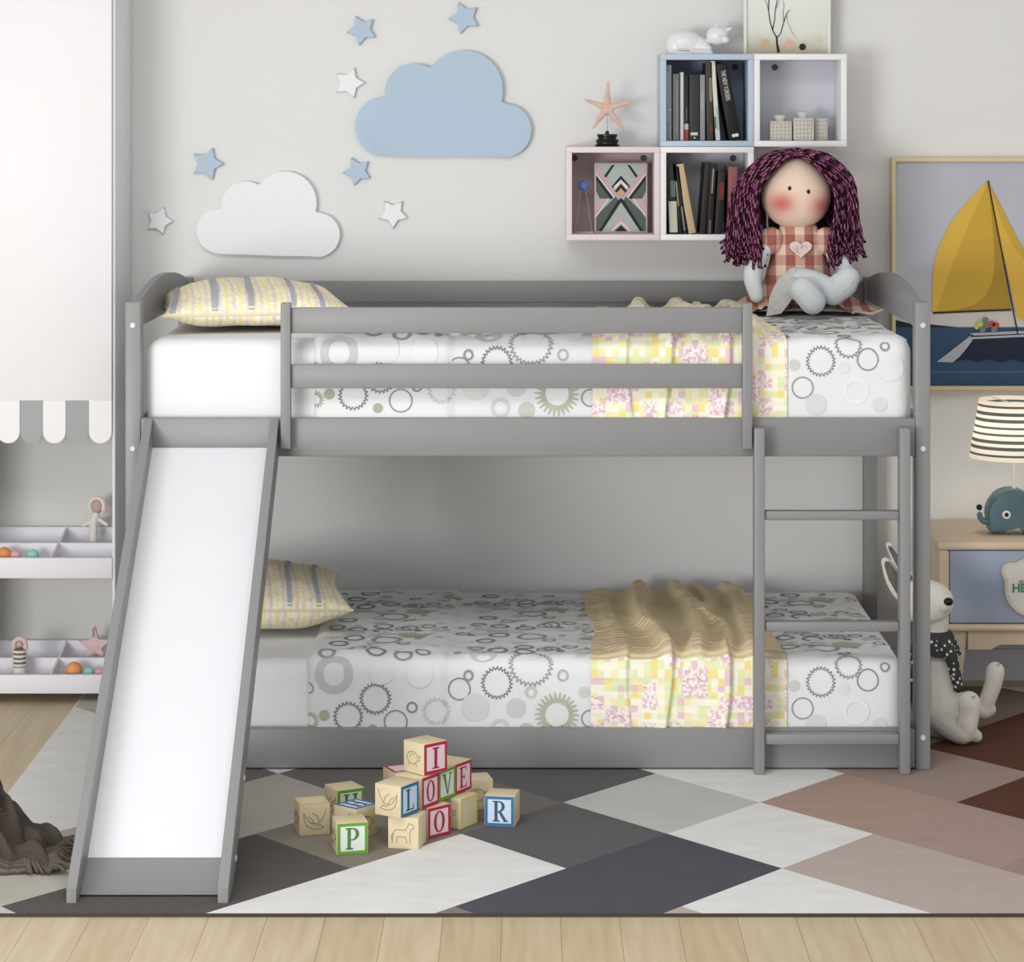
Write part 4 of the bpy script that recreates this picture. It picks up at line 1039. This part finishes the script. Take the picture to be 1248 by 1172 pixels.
# skirt
b=NB(); n=96; rings=[]
for i in range(15):
    q=i/14
    ring=[]
    for j in range(n):
        a=2*PI*j/n; ca,sa=math.cos(a),math.sin(a)
        rx=.086+(( .120 if ca<0 else .125)*(q**1.1)); ry=.062+(.055 if sa<0 else .075)*q
        ru=1+.07*q*math.sin(a*11)+.04*q*math.sin(a*5+1)
        z=zz(326)+(1.0785-zz(326))*(q**(.50+.1*math.sin(a*3)))+.007*q*math.sin(a*11+1.3)*(.6 if q<1 else .5)
        side=abs(ca)
        ring.append(b.verts.new((cb.x+ca*rx*ru,cb.y+sa*ry*ru,max(z,1.0745))))
    rings.append(ring)
for i in range(14):
    for j in range(n):
        if i>5 and abs(j+.5-.76*n)<7+(i-5)*.5: continue
        b.faces.new((rings[i][j],rings[i][(j+1)%n],rings[i+1][(j+1)%n],rings[i+1][j]))
sk=mk('dress_skirt',b,pld,dl,ang=80,label='spread plaid skirt with pale hem',normals=True)
b=NB(); tube(b,[v for v in [Vector((cb.x+math.cos(2*PI*j/n)*(.086+(.120 if math.cos(2*PI*j/n)<0 else .125))*(1+.07*math.sin(2*PI*j/n*11)+.04*math.sin(2*PI*j/n*5+1))*1.01,cb.y+math.sin(2*PI*j/n)*(.062+(.055 if math.sin(2*PI*j/n)<0 else .075))*(1+.07*math.sin(2*PI*j/n*11)+.04*math.sin(2*PI*j/n*5+1))*1.01,1.078+.004*math.sin(j*.9))) for j in [q%n for q in range(int(.76*n)+12,int(.76*n)+n-10)]]],.0042,6)
mk('lace_hem',b,M((226,214,204),.9,.1),sk,ang=80,label='pale lace hem')
# petticoat fold
b=NB()
pts=[(950,338,-.075),(962,332,-.085),(969,328,-.09),(969,345,-.095),(968,360,-.10),(960,372,-.108),(952,382,-.108),(934,385,-.10),(938,362,-.095),(944,348,-.085)]
vs=[Dp(x,y,dy) for x,y,dy in pts]; prism(b,vs,(0,.006,0)); mk('petticoat',b,mat('white_sprigged_lining',(222,220,216),.9,.1,var=.2,vs=110),dl,label='white sprigged lining of the skirt')
b=NB(); capsule(b,[Dp(934,300,-.03),Dp(922,318,-.045),Dp(917,338,-.055),Dp(922,360,-.065)],[.021,.0245,.025,.020]); mk('arm',fuse(b,.003,3),limb,dl,ang=80)
b=NB(); capsule(b,[Dp(1008,300,-.02),Dp(1026,320,-.035),Dp(1030,335,-.05)],[.020,.024,.022]); mk('arm',fuse(b,.003,3),limb,dl,ang=80)
for x,y in ((938,294),(1008,294)):
    b=NB(); blob(b,Dp(x,y,-.02),(.034,.034,.040),rot=(0,.35 if x<970 else -.35,0)); mk('sleeve',b,pld,dl,ang=80)
b=NB(); capsule(b,[Dp(970,338,-.06),Dp(990,343,-.10),Dp(1012,352,-.115)],[.030,.032,.030]); capsule(b,[Dp(1015,357,-.12),Dp(1028,346,-.13),Dp(1033,340,-.13)],[.034,.038,.034]); mk('leg',fuse(b,.0035,4),limb,dl,ang=80,label='pale grey leg crossed to the right')
b=NB(); capsule(b,[Dp(966,345,-.06),Dp(975,355,-.14)],[.028,.030]); capsule(b,[Dp(979,353,-.17),Dp(990,367,-.175)],[.0355,.0365]); mk('leg',fuse(b,.0035,4),limb,dl,ang=80,label='pale grey leg with its foot towards the viewer')
b=NB()
hp=[]
for a in range(32):
    q=2*PI*a/32; hp.append((.0021*1.0*16*math.sin(q)**3*.9,.0021*(13*math.cos(q)-5*math.cos(2*q)-2*math.cos(3*q)-math.cos(4*q))*.78))
hc=Dp(976,303,-.058); prism(b,[Vector((hc.x+x,hc.y,hc.z+z)) for x,z in hp],(0,.02,0)); hh=mk('heart_patch',b,M((226,206,204),.8),dl,ang=50,label='pale pink heart patch')
b=NB(); 
for pts in ([(971,299),(973,305)],[(975,303),(979,298),(977,304)],[(981,299),(984,303)],[(968,302),(971,307),(974,308)]):
    tube(b,[P(x,y,hc.y-.0015) for x,y in pts],.0006,5)
mk('heart_stitching',b,M((160,130,160),.8),hh)
# ---------------------------------------------------------------- alphabet blocks
BS=.070; HB=BS/2
def arc(cx,cy,rx,ry,a0,a1,n=16): return [(cx+rx*math.cos(R(a0+(a1-a0)*i/n)),cy+ry*math.sin(R(a0+(a1-a0)*i/n))) for i in range(n+1)]
def rc_(x0,y0,x1,y1): return [(x0,y0),(x1,y0),(x1,y1),(x0,y1)]
def ringp(cx,cy,ro,ri,a0,a1,n=20):
    o=[]
    A_=arc(cx,cy,ro[0],ro[1],a0,a1,n); B_=arc(cx,cy,ri[0],ri[1],a0,a1,n)
    for i in range(n): o.append([A_[i],A_[i+1],B_[i+1],B_[i]])
    return o
L_={'I':[rc_(.42,.1,.58,.9),rc_(.3,.1,.7,.15),rc_(.3,.85,.7,.9)],
'L':[rc_(.3,.1,.44,.9),rc_(.2,.1,.78,.15),rc_(.73,.15,.78,.3),rc_(.2,.85,.54,.9)],
'O':ringp(.5,.5,(.31,.41),(.17,.36),0,360,32),
'V':[[(.5,.1),(.56,.1),(.36,.86),(.2,.86)],[(.5,.1),(.56,.1),(.8,.86),(.73,.86)],rc_(.12,.85,.44,.9),rc_(.64,.85,.9,.9)],
'E':[rc_(.28,.1,.42,.9),rc_(.2,.1,.76,.15),rc_(.2,.85,.74,.9),rc_(.42,.48,.6,.53),rc_(.71,.15,.76,.28),rc_(.69,.74,.74,.85),rc_(.57,.41,.61,.6)],
'P':[rc_(.28,.1,.42,.9),rc_(.2,.1,.52,.15),rc_(.2,.85,.5,.9),rc_(.42,.44,.52,.48)]+ringp(.5,.67,(.28,.23),(.13,.18),-90,90),
'H':[rc_(.22,.1,.35,.9),rc_(.65,.1,.78,.9),rc_(.35,.47,.65,.53),rc_(.14,.85,.43,.9),rc_(.57,.85,.86,.9),rc_(.14,.1,.43,.15),rc_(.57,.1,.86,.15)]}
L_['R']=L_['P'][:2]+[rc_(.2,.85,.5,.9),rc_(.42,.46,.52,.5)]+ringp(.48,.69,(.26,.21),(.12,.16),-90,90)+[[(.46,.47),(.58,.49),(.84,.13),(.70,.1)],rc_(.68,.1,.9,.14)]
BIRD=[[(.12,.85),(.2,.62),(.34,.42),(.5,.36),(.66,.42),(.8,.6),(.86,.74),(.84,.5),(.78,.34),(.6,.22),(.4,.2),(.22,.24)],[(.34,.42),(.42,.62),(.56,.72)],[(.5,.36),(.62,.56),(.74,.62)],[(.22,.24),(.32,.34),(.46,.3)]]
DOG=[[(.14,.18),(.18,.5),(.24,.6),(.58,.6),(.64,.72),(.7,.82),(.84,.74),(.86,.66),(.76,.64),(.72,.5),(.72,.18)],[(.28,.18),(.3,.38),(.58,.38),(.62,.18)],[(.18,.5),(.12,.4),(.12,.26)]]
TURT=[arc(.45,.5,.26,.2,0,360,18),[(.7,.55),(.84,.62),(.8,.44),(.7,.45)],[(.3,.34),(.24,.22)],[(.6,.34),(.66,.22)],[(.3,.5),(.45,.66),(.6,.5),(.45,.36),(.3,.5)]]
redc=((186,34,66),(232,214,220),(176,30,62)); bluc=((44,114,168),(206,226,240),(50,84,122)); grnc=((100,164,52),(226,234,226),(84,134,66)); yelc=((222,212,130),(226,214,180),(200,186,120))
def fmap(face):
    e=.0002
    if face=='front': return lambda u,v,o:Vector(((u-.5)*BS,-HB-e-o,v*BS))
    if face=='left': return lambda u,v,o:Vector((-HB-e-o,(.5-u)*BS,v*BS))
    if face=='right': return lambda u,v,o:Vector((HB+e+o,(u-.5)*BS,v*BS))
    return lambda u,v,o:Vector(((u-.5)*BS,(v-.5)*BS,BS+e+o))
def polyon(b,pl,fm,o,th=.0006,mi=0):
    a=[fm(u,v,o+th) for u,v in pl]; d=fm(.5,.5,o)-fm(.5,.5,o+th); prism(b,a,d,mi)
def block(cx,cy,z,th,label,faces,wcol=None):
    t=thing('alphabet_block',label,'toy block',(cx,cy,z),'wooden alphabet blocks',R(th))
    b=NB(); box(b,-HB,HB,-HB,HB,0,BS,.0022); mk('wooden_cube',b,wood,t,local=True)
    for face,kind,spec in faces:
        fm=fmap(face)
        if kind=='letter':
            ch_,cs_=spec; w=.115
            b=NB()
            for r4 in (rc_(.02,.02,.98,w),rc_(.02,1-w,.98,.98),rc_(.02,w,w,1-w),rc_(1-w,w,.98,1-w)): polyon(b,r4,fm,0)
            bo=mk('coloured_border',b,M(cs_[0],.5),t,local=True)
            b=NB(); polyon(b,rc_(w,w,1-w,1-w),fm,0,.0003); mk('pale_field',b,M(cs_[1],.6),t,local=True)
            b=NB()
            if ch_:
                for pl in L_[ch_]:
                    polyon(b,[(.13+u*.74,.08+v*.84) for u,v in pl],fm,.0004,.0005)
                mk('letter',b,M(cs_[2],.5),t,local=True,label='letter '+ch_)
        else:
            b=NB()
            for pl in spec: tube(b,[fm(u,v,.0) for u,v in pl],.0007,5)
            mk('engraving',b,M((132,112,84),.8),t,local=True)
    return t
def cor(x,y,th):   # near-left corner of the front face -> block centre
    a=R(th); c_,s_=math.cos(a),math.sin(a); return x+HB*c_-HB*s_,y+HB*s_+HB*c_
block(-.052-.006,-.534+.035,0,-10,'alphabet block with a blue letter R standing apart at the right',[('front','letter',('R',bluc))])
block(-.382-.009,-.766+.034,0,13,'alphabet block with a green letter P in front',[('front','letter',('P',grnc)),('left','eng',TURT)])
x,y=cor(-.512,-.618,15); block(x,y,0,15,'plain maple block with a bird outline, leftmost of the blocks',[('front','eng',[[(1-u,v) for u,v in p] for p in BIRD]),('top','letter',(None,yelc)),('left','eng',TURT)])
x,y=cor(-.437,-.485,29); block(x,y,0,29,'block with a half hidden green letter behind the blue-topped block',[('front','letter',('H',grnc)),('left','eng',BIRD)])
x,y=cor(-.382,-.655,50); block(x,y,0,50,'block with a blue framed letter on its top, behind the green P',[('top','letter',('H',bluc)),('front','eng',TURT),('left','eng',DOG)])
block(-.267,-.688,0,-12,'block with a dog outline under the blue letter L',[('front','eng',DOG)])
x,y=cor(-.2236,-.645,44); block(x,y,0,44,'bottom row block with a red letter O',[('front','letter',('O',redc)),('left','eng',DOG)])
x,y=cor(-.152,-.562,58); block(x,y,0,58,'yellow edged bottom block under the red letter E',[('front','letter',(None,yelc)),('left','eng',TURT)])
block(-.122,-.35,0,12,'plain block at the back right of the tower',[('front','eng',TURT)])
block(-.298,-.27,0,25,'block with a red framed top hidden behind the tower',[('top','letter',(None,redc)),('front','eng',BIRD)])
th=58; dx_,dy_=math.cos(R(61)),math.sin(R(61)); X0_,Y0_=-.279,-.738
for off,lt,cs_,lb in ((0,'L',bluc,'middle row block with a blue letter L and a bird on its side'),(.0885,'O',redc,'middle row block with a red letter O'),(.161,'V',grnc,'middle row block with a green letter V'),(.2335,'E',redc,'middle row block with a red letter E')):
    x,y=cor(X0_+dx_*off,Y0_+dy_*off,th)
    block(x,y,BS+.0012,th,lb,[('front','letter',(lt,cs_))]+([('left','eng',BIRD)] if lt=='L' else []))
x,y=cor(-.232,-.645,43); block(x,y,2*BS+.0024,43,'topmost block of the tower with a red letter I',[('front','letter',('I',redc)),('left','eng',TURT)])
# ---------------------------------------------------------------- dark knitted throw at bottom left
def knit():
    m,nt,bs=base('dark_brown_knit',(92,84,78),.95,.05)
    uv=nd(nt,'ShaderNodeUVMap').outputs[0]
    w=nd(nt,'ShaderNodeTexWave',bands_direction='X'); w.inputs['Scale'].default_value=16; w.inputs['Distortion'].default_value=1.5; w.inputs['Detail Scale'].default_value=1; nt.links.new(uv,w.inputs['Vector'])
    nt.links.new(ramp(nt,w.outputs['Fac'],[(0,(78,71,67)),(1,(112,103,97))],False),bs.inputs['Base Color'])
    bp=nd(nt,'ShaderNodeBump'); bp.inputs['Strength'].default_value=.8; bp.inputs['Distance'].default_value=.004; nt.links.new(w.outputs['Fac'],bp.inputs['Height']); nt.links.new(bp.outputs[0],bs.inputs['Normal']); return m
kn=knit()
b=NB(); uvl=b.loops.layers.uv.new('UVMap'); NX,NY=110,60
# runs from a heap beyond the left edge down to a gathered end on the rug
def tz(u,v):
    x=-1.45+u*.43
    yc=-.80+.05*math.sin(u*3)-.02*u; half=.19*(1-.30*u**2)*(1-.25*max(0,u-.8)/.2)
    y=yc+(v-.5)*2*half
    prof=max(0,1-abs(2*v-1)**2.6)
    h=.046+1.25*max(0,-1.095-x) if x<-1.095 else .046-.02*(x+1.095)/.08
    h=min(h,.36)+.012*math.exp(-((x+1.06)/.02)**2)
    fold=.5+.5*math.sin(v*22+u*18+1.6*math.sin(u*19)); f2=.5+.5*math.sin(v*9-u*13)
    z=prof**.5*(h*(.60+.40*fold)+.016*f2)
    end=min(1,(1-u)/.06)
    return Vector((x+.012*noise.noise(Vector((v*6,u*5,0)))*2,y+.012*noise.noise(Vector((u*7,v*5,2))),.002+max(0,z*(.25+.75*end))+.006*abs(noise.noise(Vector((u*16,v*12,4))))))
g=[[b.verts.new(tz(i/NX,j/NY)) for j in range(NY+1)] for i in range(NX+1)]
for i in range(NX):
    for j in range(NY):
        f=b.faces.new((g[i][j],g[i+1][j],g[i+1][j+1],g[i][j+1]))
        for l,(a,q) in zip(f.loops,((i,j),(i+1,j),(i+1,j+1),(i,j+1))): l[uvl].uv=(q/NY*1.6,a/NX)
kt=thing('knitted_blanket','dark brown knitted blanket with fringe spilling onto the rug at the left','blanket',(-1.3,-.8,.001))
mk('knitted_cloth',b,kn,kt,ang=80)
b=NB()
for j in range(46):
    v=j/45; p=tz(.975,v); q=Vector((random.uniform(.02,.055),(v-.5)*.05+random.uniform(-.012,.012),0))
    tube(b,[p,p+q*.5+Vector((0,0,.006)),Vector((p.x+q.x,p.y+q.y,.008+random.random()*.012))],[.006,.0048,.003],6)
for j in range(6):
    p=tz(.90+.09*j/6,.02); q=Vector((random.uniform(0,.02),-random.uniform(.01,.025),0)); tube(b,[p+Vector((0,.01,.006)),Vector((p.x+q.x,p.y+q.y,.007))],[.006,.003],6)
mk('fringe',b,M((98,90,84),.95,.05),kt,ang=80)
# ---------------------------------------------------------------- light and camera
w=bpy.data.worlds.new('w'); SC.world=w; w.use_nodes=True; nt=w.node_tree; bg=nt.nodes['Background']
tc=nd(nt,'ShaderNodeTexCoord'); sp_=nd(nt,'ShaderNodeSeparateXYZ'); nt.links.new(tc.outputs['Generated'],sp_.inputs[0])
mr=nd(nt,'ShaderNodeMath',operation='MULTIPLY_ADD'); mr.inputs[1].default_value=.5; mr.inputs[2].default_value=.5; nt.links.new(sp_.outputs['Z'],mr.inputs[0])
c_=ramp(nt,mr.outputs[0],[(0,(200,199,198)),(.42,(250,250,251)),(.62,(254,254,255)),(.8,(190,191,193)),(1,(150,151,153))],False); nt.links.new(c_,bg.inputs[0]); bg.inputs[1].default_value=.70
def area(name,loc,tgt,size,sy,power,col):
    l=bpy.data.lights.new(name,'AREA'); l.shape='RECTANGLE'; l.size=size; l.size_y=sy; l.energy=power; l.color=col
    o=bpy.data.objects.new(name,l); COL.objects.link(o); o.location=loc
    o.rotation_euler=(Vector(tgt)-Vector(loc)).to_track_quat('-Z','Y').to_euler(); return o
area('front_left_fill',(-3.4,-6.2,.95),(.0,.9,.5),2.2,1.6,175,(1,.995,.985))  # added softbox-like area light, no window there; lifts the wall under the bunk
area('overhead_fill',(-.6,-2.3,2.86),(-.6,-2.0,0),2.4,1.6,56,(1,.99,.97))  # added area light without a fixture; brightens floor, rug and slide from above
cam=bpy.data.cameras.new('camera'); co=bpy.data.objects.new('camera',cam); COL.objects.link(co); SC.camera=co
co.location=(0,-D,CZ); co.rotation_euler=(R(90),0,0); cam.sensor_fit='HORIZONTAL'; cam.sensor_width=36; cam.lens=F/1248*36
cam.shift_x=-(643-624)/1248; cam.shift_y=-(586-141)/1248; cam.clip_start=.1; cam.clip_end=50
SC.view_settings.view_transform='Standard'; SC.view_settings.look='None'; SC.view_settings.gamma=1; SC.view_settings.exposure=.27; SC.view_settings.use_curve_mapping=False
